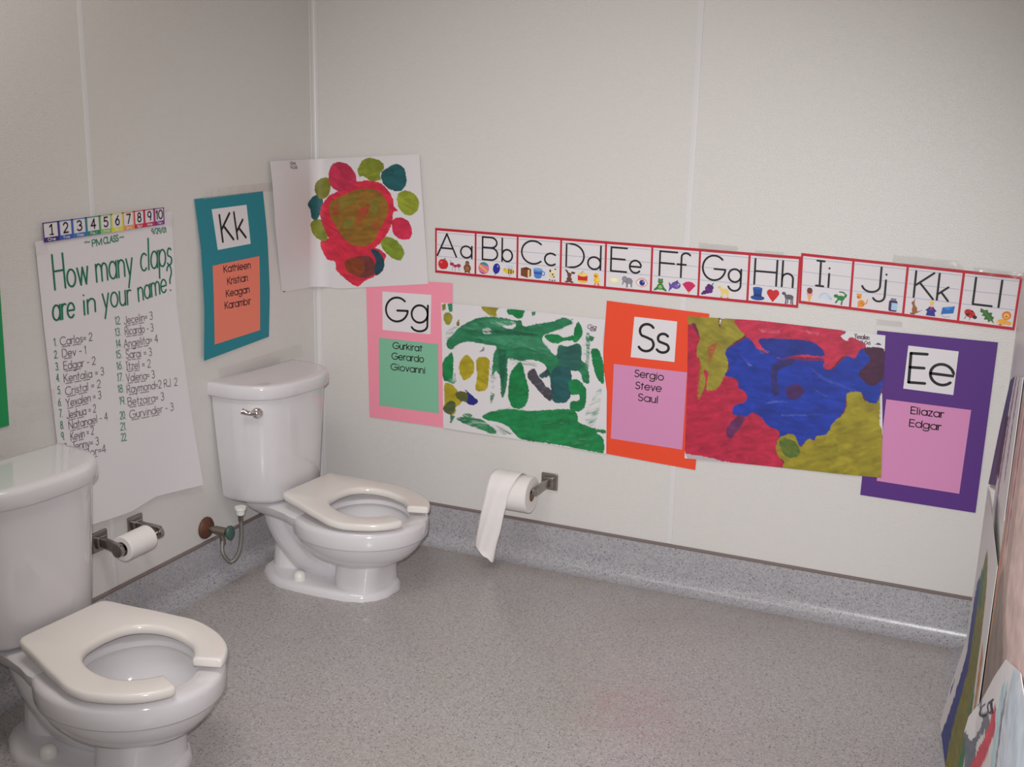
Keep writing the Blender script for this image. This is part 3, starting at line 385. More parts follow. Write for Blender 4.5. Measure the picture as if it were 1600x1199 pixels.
       'polys': [((206, 40, 66), 0.1, [(0.008, 0.9649), (0.0518, 0.9796), (0.148, 0.9603), (0.2015, 0.9639), (0.2484, 0.9467), (0.2512, 0.9265), (0.2186, 0.8727), (0.1769, 0.8513), (0.1467, 0.829), (0.1046, 0.8481), (0.0684, 0.8767), (0.0628, 0.905), (0.0315, 0.9107)]), ((110, 50, 50), 0.0, [(0.1053, 0.9055), (0.1356, 0.9233), (0.1894, 0.9323), (0.21, 0.9133), (0.2098, 0.8772), (0.1709, 0.8586), (0.117, 0.8752)]), ((130, 60, 25), 0.0, [(0.0993, 0.9051), (0.1356, 0.9233), (0.1714, 0.9104), (0.1711, 0.8794), (0.1471, 0.8671), (0.111, 0.8747)]), ((25, 65, 80), 0.1, [(0.1955, 0.9558), (0.2249, 0.9502), (0.2454, 0.9261), (0.2453, 0.8954), (0.2186, 0.8702), (0.2098, 0.8875), (0.216, 0.924)]), ((125, 135, 35), 0.1, [(-0.029, 1.0306), (0.0094, 1.0399), (0.0402, 1.0151), (0.0361, 0.9761), (0.014, 0.9702), (-0.0101, 0.9834), (-0.0273, 1.0048)]), ((20, 85, 90), 0.1, [(-0.0498, 1.0905), (-0.0206, 1.1119), (0.005, 1.1193), (0.0225, 1.1017), (0.0158, 1.0657), (-0.0026, 1.04), (-0.0262, 1.0433), (-0.0338, 1.0717)]), ((120, 120, 35), 0.1, [(-0.0097, 1.1473), (0.0089, 1.1675), (0.043, 1.1735), (0.0547, 1.1487), (0.0451, 1.1178), (0.0165, 1.1041), (-0.0071, 1.1218)]), ((206, 40, 66), 0.1, [(0.0161, 1.0811), (0.042, 1.1126), (0.0844, 1.135), (0.1085, 1.1512), (0.1502, 1.1657), (0.2029, 1.1715), (0.2376, 1.1646), (0.2664, 1.1437), (0.2836, 1.1148), (0.2864, 1.0951), (0.2996, 1.0809), (0.2835, 1.075), (0.2777, 1.0396), (0.2602, 1.0084), (0.2368, 0.9765), (0.2014, 0.9537), (0.1478, 0.9397), (0.0816, 0.9454), (0.0516, 0.9693), (0.0331, 0.9941), (0.0151, 1.0297), (0.0097, 1.0553)]), ((140, 100, 30), 0.0, [(0.0507, 1.0926), (0.1022, 1.1207), (0.1558, 1.1409), (0.2202, 1.144), (0.2548, 1.1183), (0.2662, 1.084), (0.2546, 1.0533), (0.2311, 1.0166), (0.2134, 0.9851), (0.1778, 0.9623), (0.1301, 0.9642), (0.0943, 0.9876), (0.0736, 1.0171), (0.0529, 1.0467)]), ((120, 118, 40), 0.55, [(0.084, 1.1045), (0.1557, 1.1283), (0.1436, 1.1076), (0.0835, 1.0689)]), ((120, 118, 40), 0.55, [(0.1908, 1.11), (0.2374, 1.1174), (0.2256, 1.0667), (0.2021, 1.0553)]), ((120, 118, 40), 0.55, [(0.095, 1.0338), (0.1431, 1.057), (0.1308, 1.0206), (0.1067, 1.0089)]), ((176, 62, 44), 0.6, [(0.1492, 1.0725), (0.2024, 1.1056), (0.1904, 1.0647), (0.1487, 1.0217)]), ((176, 62, 44), 0.6, [(0.0595, 1.0778), (0.0899, 1.0998), (0.0833, 1.0587), (0.0651, 1.0474)]), ((176, 62, 44), 0.6, [(0.2078, 1.0354), (0.2372, 1.0573), (0.2194, 1.0058)]), ((190, 40, 75), 0.1, [(0.0495, 1.199), (0.0708, 1.2224), (0.1154, 1.2191), (0.1474, 1.188), (0.1471, 1.158), (0.1203, 1.1392), (0.0844, 1.1324), (0.0547, 1.1487), (0.046, 1.1736)]), ((125, 135, 35), 0.1, [(0.1535, 1.2032), (0.1742, 1.2338), (0.2034, 1.2422), (0.2437, 1.229), (0.2494, 1.2096), (0.2349, 1.1917), (0.2377, 1.1745), (0.2029, 1.1705), (0.1738, 1.1842), (0.1621, 1.1812)]), ((20, 85, 90), 0.1, [(0.2407, 1.1969), (0.2608, 1.2125), (0.2923, 1.226), (0.3206, 1.2149), (0.3303, 1.1762), (0.3178, 1.1486), (0.2893, 1.1423), (0.2549, 1.1555), (0.2406, 1.1771)]), ((140, 150, 40), 0.1, [(0.2979, 1.1304), (0.3235, 1.1464), (0.3575, 1.1382), (0.3745, 1.117), (0.3718, 1.0898), (0.3492, 1.0712), (0.3236, 1.0723), (0.3007, 1.0958)]), ((200, 40, 75), 0.1, [(0.2806, 1.0523), (0.3122, 1.0616), (0.3408, 1.0484), (0.3494, 1.014), (0.338, 0.9958), (0.3065, 0.9937), (0.2805, 1.0122)]), ((125, 145, 40), 0.1, [(0.2368, 0.9815), (0.2602, 0.9983), (0.2949, 0.9879), (0.3209, 0.9569), (0.3094, 0.9282), (0.2833, 0.9289), (0.2542, 0.9471), (0.2379, 0.9664)]), ((20, 50, 30), 0.1, [(-0.124, 0.8207), (-0.0928, 0.8166), (-0.0975, 0.8115), (-0.1198, 0.8135)]), ((20, 50, 30), 0.1, [(-0.1848, 0.8272), (-0.1702, 0.8253), (-0.1739, 0.8197), (-0.1842, 0.8211)])],
       'texts': [('Gia', (-0.1408, 1.2163), (-0.1115, 1.2169), (-0.1421, 1.2251), 0.002, 'ink', '', 0.6), ('9.06', (-0.1396, 1.2036), (-0.1034, 1.2039), (-0.1409, 1.2124), 0.002, 'ink', '', 0.6)],
       'wall': 'c'},
 'K': {'cards': {'letter_card': [(-0.5293, 1.1043), (-0.3701, 1.1069), (-0.3599, 0.9915), (-0.5137, 0.9881)], 'name_card': [(-0.5405, 0.9461), (-0.3194, 0.9506), (-0.324, 0.7238), (-0.5444, 0.7184)]}, 'd': 0.003, 'edges': [[(-0.5994, 1.1364), (-0.2854, 1.1417)], [(-0.2854, 1.1417), (-0.2739, 1.0093), (-0.2696, 0.8367), (-0.2761, 0.6951)], [(-0.5945, 0.6792), (-0.2761, 0.6951)], [(-0.5994, 1.1364), (-0.5861, 0.9961), (-0.5848, 0.8328), (-0.5945, 0.6792)]], 'polys': [], 'tapes': [[(-0.5371, 0.6436), (-0.1073, 0.6435), (-0.0869, 0.5993), (-0.519, 0.6015)], [(-0.5616, 1.1613), (-0.2248, 1.1677), (-0.2227, 1.1406), (-0.5634, 1.1332)]], 'texts': [('K', (-0.4901, 1.0097), (-0.4409, 1.0121), (-0.4986, 1.0855), 0.0078, 'ink', 'letter_card', 0.6), ('k', (-0.4215, 1.0118), (-0.3819, 1.0125), (-0.4321, 1.0887), 0.0078, 'ink', 'letter_card', 0.68), ('Kathleen', (-0.4917, 0.9208), (-0.3659, 0.9195), (-0.4928, 0.9399), 0.003, 'ink', 'name_card', 0.72), ('Kristian', (-0.477, 0.884), (-0.3818, 0.8834), (-0.4781, 0.9038), 0.003, 'ink', 'name_card', 0.72), ('Keagan', (-0.4857, 0.849), (-0.3751, 0.8478), (-0.4867, 0.8684), 0.003, 'ink', 'name_card', 0.72), ('Karambir', (-0.4928, 0.8147), (-0.3691, 0.8116), (-0.4938, 0.8346), 0.003, 'ink', 'name_card', 0.72)], 'wall': 'l'},
 'N': {'cards': {}, 'd': 0.003, 'edges': [[(-1.5782, 1.121), (-1.2732, 1.1148)], [(-1.2732, 1.1148), (-1.2825, 0.6579)], [(-1.5874, 0.6641), (-1.2825, 0.6579)], [(-1.5782, 1.121), (-1.5874, 0.6641)]], 'polys': [], 'texts': [], 'wall': 'l'},
 'P': {'cards': {},
       'd': 0.0055,
       'edges': [[(0.463, 0.8043), (0.7174, 0.8055), (1.0083, 0.8009)], [(1.0083, 0.8009), (1.0031, 0.7362), (1.0095, 0.6536), (1.0227, 0.5843), (1.0297, 0.3907)], [(0.4753, 0.397), (0.748, 0.3952), (1.0297, 0.3907)], [(0.463, 0.8043), (0.468, 0.6672), (0.4753, 0.397)]],
       'polys': [((34, 118, 78), 0.16, [(0.4977, 0.6564), (0.4822, 0.678), (0.5122, 0.7134), (0.5296, 0.7335), (0.5816, 0.7636), (0.6308, 0.775), (0.6796, 0.7751), (0.7183, 0.7721), (0.7375, 0.7739), (0.7475, 0.757), (0.79, 0.7678), (0.846, 0.782), (0.878, 0.796), (0.9063, 0.7812), (0.8882, 0.7707), (0.8517, 0.7517), (0.8147, 0.7346), (0.8106, 0.7164), (0.8205, 0.704), (0.8544, 0.6764), (0.8626, 0.7084), (0.8906, 0.7091), (0.9271, 0.7218), (0.9393, 0.7032), (0.9383, 0.6722), (0.9573, 0.6566), (0.9664, 0.6043), (0.9456, 0.6063), (0.9353, 0.6318), (0.9072, 0.6376), (0.9061, 0.6061), (0.9098, 0.5706), (0.897, 0.5373), (0.869, 0.5293), (0.8449, 0.5399), (0.8407, 0.5939), (0.8176, 0.6454), (0.7697, 0.6536), (0.741, 0.646), (0.7021, 0.6508), (0.6952, 0.6318), (0.6965, 0.5815), (0.6856, 0.5247), (0.6755, 0.5327), (0.6719, 0.5832), (0.659, 0.6047), (0.6444, 0.5938), (0.648, 0.6586), (0.6573, 0.6824), (0.6227, 0.6857), (0.5879, 0.6889), (0.5529, 0.6876), (0.5229, 0.6753)]), ((52, 128, 90), 0.72, [(0.4843, 0.7199), (0.5221, 0.7328), (0.5426, 0.7073), (0.518, 0.6632), (0.4873, 0.6739)]), ((52, 128, 90), 0.72, [(0.5864, 0.7754), (0.6355, 0.7823), (0.7279, 0.773), (0.631, 0.7638)]), ((52, 128, 90), 0.72, [(0.8503, 0.7912), (0.9058, 0.7943), (0.9112, 0.7751), (0.861, 0.7526)]), ((52, 128, 90), 0.72, [(0.702, 0.6553), (0.7887, 0.6557), (0.7989, 0.6365), (0.7026, 0.6303)]), ((52, 128, 90), 0.72, [(0.6342, 0.6111), (0.6579, 0.6551), (0.674, 0.5972), (0.645, 0.5661)]), ((52, 128, 90), 0.72, [(0.617, 0.4692), (0.706, 0.4947), (0.7744, 0.4942), (0.6374, 0.4531)]), ((52, 128, 90), 0.72, [(0.6676, 0.4429), (0.7174, 0.4356), (0.7278, 0.4135), (0.6486, 0.3979), (0.6283, 0.4093)]), ((52, 128, 90), 0.72, [(0.9554, 0.4814), (1.0182, 0.4717), (1.0188, 0.4583), (0.961, 0.4571)]), ((52, 128, 90), 0.72, [(0.9353, 0.7468), (0.9631, 0.7365), (0.9627, 0.6394), (0.9493, 0.629)]), ('white', 0.1, [(0.6336, 0.7572), (0.6555, 0.7616), (0.7136, 0.7671), (0.7188, 0.752), (0.6997, 0.7434), (0.6607, 0.7508)]), ('white', 0.5, [(0.607, 0.732), (0.6266, 0.7407), (0.639, 0.7329), (0.6368, 0.7222), (0.6147, 0.7191)]), ((62, 142, 104), 0.55, [(0.5372, 0.7343), (0.6309, 0.7683), (0.7184, 0.7676), (0.6995, 0.7546), (0.5723, 0.7285)]), ((62, 142, 104), 0.55, [(0.6711, 0.7202), (0.7961, 0.7238), (0.8452, 0.6709), (0.7686, 0.6896), (0.6812, 0.7076)]), ((62, 142, 104), 0.55, [(0.5727, 0.7057), (0.6809, 0.7212), (0.7683, 0.6986), (0.7206, 0.6846)]), ((22, 88, 62), 0.5, [(0.5873, 0.7255), (0.6998, 0.7411), (0.8053, 0.7337), (0.7292, 0.726)]), ((22, 88, 62), 0.5, [(0.6623, 0.6784), (0.6917, 0.677), (0.6849, 0.5524), (0.6691, 0.5967)]), ((38, 95, 85), 0.2, [(0.8629, 0.6996), (0.8906, 0.7069), (0.9272, 0.7196), (0.9383, 0.6722), (0.9349, 0.6407), (0.9027, 0.6348), (0.8742, 0.6472), (0.8592, 0.6724)]), ((30, 85, 88), 0.1, [(0.8423, 0.6167), (0.8648, 0.6462), (0.9051, 0.6328), (0.9098, 0.5706), (0.897, 0.5373), (0.869, 0.5293), (0.8473, 0.5402)]), ((72, 70, 80), 0.2, [(0.7615, 0.6051), (0.7848, 0.6282), (0.8023, 0.603), (0.8441, 0.5648), (0.8451, 0.5354), (0.8308, 0.5359), (0.7914, 0.5698)]), ((45, 80, 85), 0.2, [(0.7998, 0.6072), (0.8275, 0.633), (0.8423, 0.6167), (0.8145, 0.5953)]), ('white', 0.1, [(0.8096, 0.5993), (0.8237, 0.6055), (0.839, 0.5755), (0.8271, 0.5741)]), ((12, 124, 66), 0.1, [(0.7057, 0.6055), (0.7268, 0.6353), (0.7411, 0.6437), (0.7514, 0.6198), (0.7621, 0.5846), (0.7702, 0.5535), (0.764, 0.516), (0.7452, 0.4951), (0.7158, 0.496), (0.7003, 0.5265), (0.7016, 0.5729)]), ((12, 124, 66), 0.05, [(0.9117, 0.762), (0.9222, 0.7871), (0.9367, 0.7666), (0.9354, 0.7424), (0.9178, 0.723), (0.9084, 0.7265)]), ((12, 124, 66), 0.1, [(0.8148, 0.7324), (0.838, 0.7414), (0.8614, 0.7416), (0.8803, 0.7346), (0.9078, 0.744), (0.9084, 0.7287), (0.8807, 0.7236), (0.8578, 0.7124), (0.8342, 0.7166)]), ((12, 124, 66), 0.05, [(0.9669, 0.7017), (0.9847, 0.7124), (0.9965, 0.7005), (1.0096, 0.6624), (1.012, 0.6097), (0.9982, 0.6125), (0.9809, 0.6415)]),
                 ((60, 130, 95), 0.5, [(0.9489, 0.7482), (0.9601, 0.7537), (0.9642, 0.7103), (0.9621, 0.6527), (0.9508, 0.647), (0.9532, 0.7003)]), ((50, 120, 80), 0.1, [(0.958, 0.7491), (0.9764, 0.7465), (0.9724, 0.733), (0.961, 0.7319)]), ((12, 124, 66), 0.1, [(0.8993, 0.6008), (0.9269, 0.6108), (0.946, 0.5974), (0.9584, 0.5765), (0.9535, 0.5264), (0.9309, 0.5099), (0.9072, 0.5159), (0.9087, 0.5388), (0.9341, 0.5465), (0.9334, 0.5644), (0.9102, 0.5616)]), ((20, 126, 68), 0.2, [(0.6123, 0.4545), (0.642, 0.4725), (0.7061, 0.4901), (0.7745, 0.4919), (0.8979, 0.5147), (0.9312, 0.5009), (0.9368, 0.4789), (0.9698, 0.4697), (0.9978, 0.4644), (1.0231, 0.4656), (1.0236, 0.4544), (0.9983, 0.4532), (1.0198, 0.4357), (1.0217, 0.395), (1.0057, 0.3904), (0.9213, 0.3943), (0.8354, 0.3959), (0.7528, 0.3959), (0.7229, 0.4129), (0.7076, 0.4295), (0.6777, 0.4396), (0.6276, 0.4447)]), ((45, 125, 80), 0.4, [(0.521, 0.4353), (0.5567, 0.4448), (0.6075, 0.4444), (0.6379, 0.4295), (0.6634, 0.4094), (0.6486, 0.4002), (0.603, 0.4106), (0.552, 0.4203)]), ((70, 130, 90), 0.4, [(0.5439, 0.4502), (0.5616, 0.4582), (0.5769, 0.4545), (0.572, 0.4444), (0.5491, 0.4414)]), ((95, 155, 125), 0.7, [(0.9567, 0.5042), (0.9756, 0.5517), (0.9923, 0.5895), (1.006, 0.5912), (1.004, 0.5329), (0.988, 0.4767), (0.965, 0.4736)]), ((12, 124, 66), 0.05, [(0.4701, 0.6113), (0.4903, 0.6393), (0.507, 0.6434), (0.5065, 0.5638), (0.4784, 0.5535), (0.4704, 0.5738)]), ((90, 160, 120), 0.5, [(0.4887, 0.5523), (0.5165, 0.5838), (0.5219, 0.5562), (0.5067, 0.545)]), ((168, 152, 28), 0.0, [(0.5288, 0.6085), (0.5386, 0.6329), (0.5561, 0.6464), (0.579, 0.6281), (0.582, 0.6006), (0.5698, 0.5759), (0.5472, 0.5639), (0.5317, 0.5855)]), ((168, 152, 28), 0.0, [(0.5889, 0.6338), (0.6086, 0.6461), (0.6335, 0.641), (0.6342, 0.6111), (0.6304, 0.5505), (0.6108, 0.535), (0.5881, 0.5384), (0.5924, 0.5785)]), ((168, 152, 28), 0.0, [(0.476, 0.5319), (0.4861, 0.5497), (0.5197, 0.5324), (0.5407, 0.4925), (0.5205, 0.471), (0.5207, 0.4567), (0.5054, 0.4428), (0.4768, 0.4558), (0.4791, 0.4895)]), ((85, 90, 40), 0.1, [(0.5174, 0.5133), (0.5351, 0.5272), (0.5657, 0.5192), (0.5661, 0.4957), (0.5355, 0.4942)]), ((30, 35, 125), 0.0, [(0.5502, 0.5338), (0.586, 0.5123), (0.5979, 0.4997), (0.5814, 0.4859), (0.5585, 0.49), (0.5632, 0.5142)]), ((75, 90, 50), 0.15, [(0.4741, 0.465), (0.4997, 0.4897), (0.5178, 0.4849), (0.5155, 0.4608), (0.5002, 0.4445), (0.4795, 0.4514)]), ((60, 120, 80), 0.3, [(0.5002, 0.4445), (0.5183, 0.4421), (0.5057, 0.4189), (0.498, 0.4179)]), ((125, 120, 40), 0.2, [(0.4656, 0.7963), (0.4783, 0.8043), (0.481, 0.7839), (0.4684, 0.7782)]), ((45, 140, 95), 0.1, [(0.4859, 0.8027), (0.5025, 0.8073), (0.5038, 0.7792), (0.4912, 0.7757)]), ((140, 135, 40), 0.2, [(0.4735, 0.7695), (0.4963, 0.7739), (0.5041, 0.7563), (0.4917, 0.7344), (0.4764, 0.7422)]), ((130, 125, 40), 0.2, [(0.5169, 0.7461), (0.5268, 0.7584), (0.5296, 0.7381), (0.5195, 0.7348)]), ((150, 140, 45), 0.2, [(0.6032, 0.8041), (0.6399, 0.8083), (0.6667, 0.8076), (0.6548, 0.7953), (0.6552, 0.7773), (0.6307, 0.7795), (0.6133, 0.7892)]), ((12, 124, 66), 0.1, [(0.6886, 0.8028), (0.7078, 0.8068), (0.7461, 0.8081), (0.742, 0.7832), (0.7229, 0.7783), (0.7083, 0.7868), (0.6937, 0.7899)]), ((60, 130, 90), 0.2, [(0.7709, 0.8037), (0.7865, 0.8051), (0.7844, 0.7961), (0.7728, 0.7883)]), ((70, 110, 85), 0.3, [(0.5985, 0.6579), (0.6154, 0.6803), (0.6157, 0.6666)]), ((70, 120, 90), 0.5, [(0.6407, 0.5377), (0.6557, 0.5303), (0.6464, 0.5011), (0.6389, 0.5025)]), ((120, 150, 135), 0.7, [(0.637, 0.593), (0.6543, 0.595), (0.6529, 0.5485), (0.6405, 0.547)])],
       'texts': [('Gia', (0.9526, 0.7691), (0.9798, 0.7709), (0.9544, 0.7814), 0.0022, 'ink_purple', '', 0.6), ('9.06', (0.9621, 0.7617), (0.9801, 0.7644), (0.9618, 0.7682), 0.0018, 'ink_purple', '', 0.6)],
       'wall': 'b'},
 'PTS': {'dr0': (0.736, -0.14, 0.332), 'dr1': (0.7, -0.14, 0.193), 'dr2': (0.665, -0.14, 0.081), 'dr3': (0.72, -0.14, 0.047), 'dr4': (0.741, -0.14, 0.106), 'dr5': (0.778, -0.14, 0.329), 'esc': (0.0, -0.609, 0.177), 'h0': (0.06, -0.613, 0.159), 'h1': (0.07, -0.622, 0.116), 'h2': (0.085, -0.607, 0.085), 'h3': (0.1, -0.59, 0.106), 'h4': (0.105, -0.579, 0.155), 'h5': (0.105, -0.578, 0.223), 'hA': (0.0, -1.209, 1.6), 'knob': (0.1, -0.627, 0.185), 'la': (0.085, -0.901, 0.282), 'la2': (0.085, -1.053, 0.279), 'lp': (0.0, -0.9, 0.285), 'lp2': (0.0, -1.032, 0.286), 'lr0': (0.085, -0.935, 0.285), 'lr1': (0.085, -1.04, 0.274), 'nut': (0.105, -0.583, 0.244), 'ra': (0.831, -0.075, 0.256), 'rc': (0.822, -0.08, 0.26), 'rl': (0.703, -0.08, 0.262), 'rp': (0.851, 0.0, 0.274), 'vb': (0.05, -0.616, 0.182)},
 'S': {'cards': {'letter_card': [(1.096, 0.8182), (1.2246, 0.8162), (1.2236, 0.6967), (1.0909, 0.697)], 'name_card': [(1.04, 0.6706), (1.2629, 0.6702), (1.2624, 0.4369), (1.0412, 0.4403)]}, 'd': 0.003, 'edges': [[(1.0088, 0.8578), (1.3163, 0.8471)], [(1.3163, 0.8471), (1.305, 0.3802)], [(0.9972, 0.391), (1.305, 0.3802)], [(1.0088, 0.8578), (0.9972, 0.391)]], 'polys': [], 'texts': [('S', (1.1143, 0.7198), (1.1582, 0.7197), (1.115, 0.8001), 0.0078, 'ink', 'letter_card', 0.6), ('s', (1.1693, 0.7208), (1.204, 0.7208), (1.1696, 0.8025), 0.0078, 'ink', 'letter_card', 0.68), ('Sergio', (1.1066, 0.6402), (1.1933, 0.6382), (1.1076, 0.6607), 0.003, 'ink', 'name_card', 0.72), ('Steve', (1.111, 0.6041), (1.189, 0.6034), (1.1119, 0.6247), 0.003, 'ink', 'name_card', 0.72), ('Saul', (1.1212, 0.5692), (1.1788, 0.5681), (1.1216, 0.5898), 0.003, 'ink', 'name_card', 0.72)], 'wall': 'b'},
 'T': {'cards': {}, 'd': 0.0095, 'edges': [[(-1.1477, 1.1137), (-0.7317, 1.1231)], [(-0.7317, 1.1231), (-0.7324, 1.0786)], [(-1.1468, 1.0677), (-0.7324, 1.0786)], [(-1.1477, 1.1137), (-1.1468, 1.0677)]], 'polys': [], 'texts': [], 'wall': 'l'}}
P = D['PTS']
e = P['esc']; t = tag(empty('supply_valve', (0, e[1], e[2])), 'rusty water stop valve with looped steel hose beside the far toilet', 'valve')
def rel(p): return (p[0], p[1] - e[1], p[2] - e[2])
bm = bmesh.new(); lathe(bm, (0.0005, 0, 0), (1, 0, 0), [(0, .033), (.004, .033), (.010, .028), (.014, .016), (.016, .011)]); frombm('wall_flange', bm, M_RUST, t)['label'] = 'rusty brown round wall flange'
bm = bmesh.new(); cyl(bm, (.012, 0, 0), (.05, 0, 0), .009); cyl(bm, (.036, 0, 0), (.078, 0, 0), .0125); cyl(bm, (.056, 0, .004), (.060, .002, -.028), .008); frombm('valve_body', bm, M_BRASS, t)
bm = bmesh.new(); lathe(bm, (.078, 0, 0), (1, -.1, .05), [(0, .006), (.004, .012), (.008, .021), (.014, .022), (.019, .016), (.021, .005)]); kb = frombm('valve_knob', bm, M_KNOB, t); kb.scale = (1, .72, 1); kb['label'] = 'dark green oval knob'
bm = bmesh.new()
hp = [rel(P[k]) for k in ('h0', 'h1', 'h2', 'h3', 'h4', 'h5')]; hp[0] = (.060, .002, -.026)
tube(bm, catmull(hp, 10), .0058, 12); frombm('supply_hose', bm, M_HOSE, t)
bm = bmesh.new(); n0 = rel(P['h5']); lathe(bm, (n0[0], n0[1], n0[2] - .016), (0, 0, 1), [(0, .0075), (.022, .0075)], 8); frombm('hose_ferrule', bm, M_BRASS, t); bm = bmesh.new(); cyl(bm, (.060, .002, -.042), (.060, .002, -.026), .0085, n=8); frombm('hose_ferrule', bm, M_BRASS, t)
bm = bmesh.new(); lathe(bm, (n0[0], n0[1], n0[2] + .003), (0, 0, 1), [(0, .012), (.014, .014), (.016, .017), (.024, .017)], 10); frombm('coupling_nut', bm, M_WPL, t)['label'] = 'white plastic coupling nut'
# ------------------------------------------------------------------ toilet roll holders
def bracket(bm, c, u, n, tip, half=.027):
    """square wall plate at c (u along wall, n out of wall) and an arm out to tip"""
    c, u, n, tip = Vector(c), Vector(u), Vector(n), Vector(tip); z = Vector((0, 0, 1))
    Rm = Matrix((u, n, z)).transposed()
    vs = bx(bm, (0, 0, 0), (half * 2, .008, half * 2), .003); bmesh.ops.transform(bm, matrix=Matrix.Translation(c + n * .0045) @ Rm.to_4x4(), verts=vs)
    vs = bx(bm, (0, 0, 0), (half * 1.25, .012, half * 1.25), .004); bmesh.ops.transform(bm, matrix=Matrix.Translation(c + n * .012) @ Rm.to_4x4(), verts=vs)
    a = c + n * .012; d = tip - a; q = d.to_track_quat('Y', 'Z').to_matrix()
    vs = bx(bm, (0, 0, 0), (.014, d.length + .012, .027), .003); bmesh.ops.transform(bm, matrix=Matrix.Translation((a + tip) / 2) @ q.to_4x4(), verts=vs)
# left wall: both arms in view, narrow roll
t = tag(empty('toilet_roll_holder', (0, -.966, .285)), 'two-armed steel toilet roll holder on the left wall between the toilets', 'toilet roll holder')
zc, ra = .280, .0335
for y, yt in ((-.900, -.903), (-1.032, -1.050)):
    bm = bmesh.new(); k = 1 if y > -.966 else -1; bracket(bm, (0, y + .966, .0), (0, 1, 0), (1, 0, 0), (.088, yt + .966, -.001))
    cyl(bm, (.084, yt + .966 - k * .006, -.006), (.084, yt + .966 + k * .006, -.006), .0165, n=28); frombm('arm_bracket', bm, M_STEEL, t)
bm = bmesh.new(); cyl(bm, (.084, -.078, -.006), (.084, .058, -.006), .007); frombm('spindle', bm, M_STEEL, t)
def roll(bm, axis, r, core, length):
    a = Vector(axis).normalized(); lathe_p = [(-length / 2, core), (-length / 2, r - .002), (-length / 2 + .002, r), (length / 2 - .002, r), (length / 2, r - .002), (length / 2, core)]
    q = a.to_track_quat('Z', 'Y'); n = 48; rows = []
    for h, rr in lathe_p: rows.append([bm.verts.new(q @ Vector((rr * math.cos(2 * PI * k / n), rr * math.sin(2 * PI * k / n), h))) for k in range(n)])
    for x, y in zip(rows, rows[1:]):
        for k in range(n): bm.faces.new((x[k], x[(k + 1) % n], y[(k + 1) % n], y[k]))
    return rows
def core_mesh(parent, axis, r, length):
    bm = bmesh.new(); q = Vector(axis).to_track_quat('Z', 'Y'); n = 32; rows = []
    for h, rr in ((-length / 2, r), (length / 2, r), (length / 2, r - .0015), (-length / 2, r - .0015)): rows.append([bm.verts.new(q @ Vector((rr * math.cos(2 * PI * k / n), rr * math.sin(2 * PI * k / n), h))) for k in range(n)])
    for i in range(4):
        x, y = rows[i], rows[(i + 1) % 4]
        for k in range(n): bm.faces.new((x[k], x[(k + 1) % n], y[(k + 1) % n], y[k]))
    c = frombm('cardboard_core', bm, M_CORE, parent); c['label'] = 'brown cardboard core'
g = tag(empty('toilet_roll', (.084, -.990, .279)), 'nearly finished white toilet roll on the left wall holder', 'toilet roll')
bm = bmesh.new(); roll(bm, (0, 1, 0), ra, .019, .095); frombm('paper_roll', bm, M_ROLL, g); core_mesh(g, (0, 1, 0), .019, .095)
# back wall: one arm in view, the other behind the roll and its hanging sheet
xr, zr = P['rc'][0] - .052, .262
t = tag(empty('toilet_roll_holder', (xr, 0, .27)), 'steel toilet roll holder on the back wall, its right square plate in view', 'toilet roll holder')
for k in (1, -1):
    bm = bmesh.new(); bracket(bm, (.078 if k > 0 else -.052, 0, .004 if k > 0 else -.012), (1, 0, 0), (0, -1, 0), (k * .063, -.085, -.008)); cyl(bm, (k * .058, -.084, -.008), (k * .068, -.084, -.008), .015); frombm('arm_bracket', bm, M_STEEL, t)
bm = bmesh.new(); cyl(bm, (-.06, -.084, -.008), (.06, -.084, -.008), .008); frombm('spindle', bm, M_CHR, t)
g = tag(empty('toilet_roll', (xr, -.084, zr - .012)), 'fat white toilet roll with a long sheet hanging down, on the back wall', 'toilet roll')
bm = bmesh.new(); roll(bm, (1, 0, 0), .057, .021, .106); frombm('paper_roll', bm, M_ROLL, g); core_mesh(g, (1, 0, 0), .021, .106)
# hanging sheet: leaves the top of the roll and twists down in front of it
bm = bmesh.new(); o0 = Vector((xr, -.084, zr - .012)); rows = []
ctr = [(-.020, .020, .056, .044), (-.022, -.006, .068, .044), (-.026, -.038, .060, .043), (-.032, -.060, .030, .038), (-.040, -.064, -.010, .036), (-.050, -.066, -.060, .036), (-.060, -.064, -.11, .036), (-.070, -.062, -.155, .034), (-.074, -.060, -.185, .030), (-.066, -.058, -.205, .016)]
cp = catmull(ctr, 6)
for i, (x, y, z, hw) in enumerate(cp):
    s = i / (len(cp) - 1); row = []
    for k in range(13):
        q = k / 12 * 2 - 1; bend = .011 * (1 - q * q) * s + .004 * math.sin(q * 5 + s * 4) * s
        row.append(bm.verts.new((x + hw * q, y - bend + .012 * q * s, z - .020 * max(0, s - .8) * 5 * q)))
    rows.append(row)
for a, b in zip(rows, rows[1:]):
    for k in range(12): bm.faces.new((a[k], a[k + 1], b[k + 1], b[k]))
sh = frombm('hanging_sheet', bm, M_ROLL, g, angle=180); so = sh.modifiers.new('solid', 'SOLIDIFY'); so.thickness = .0012
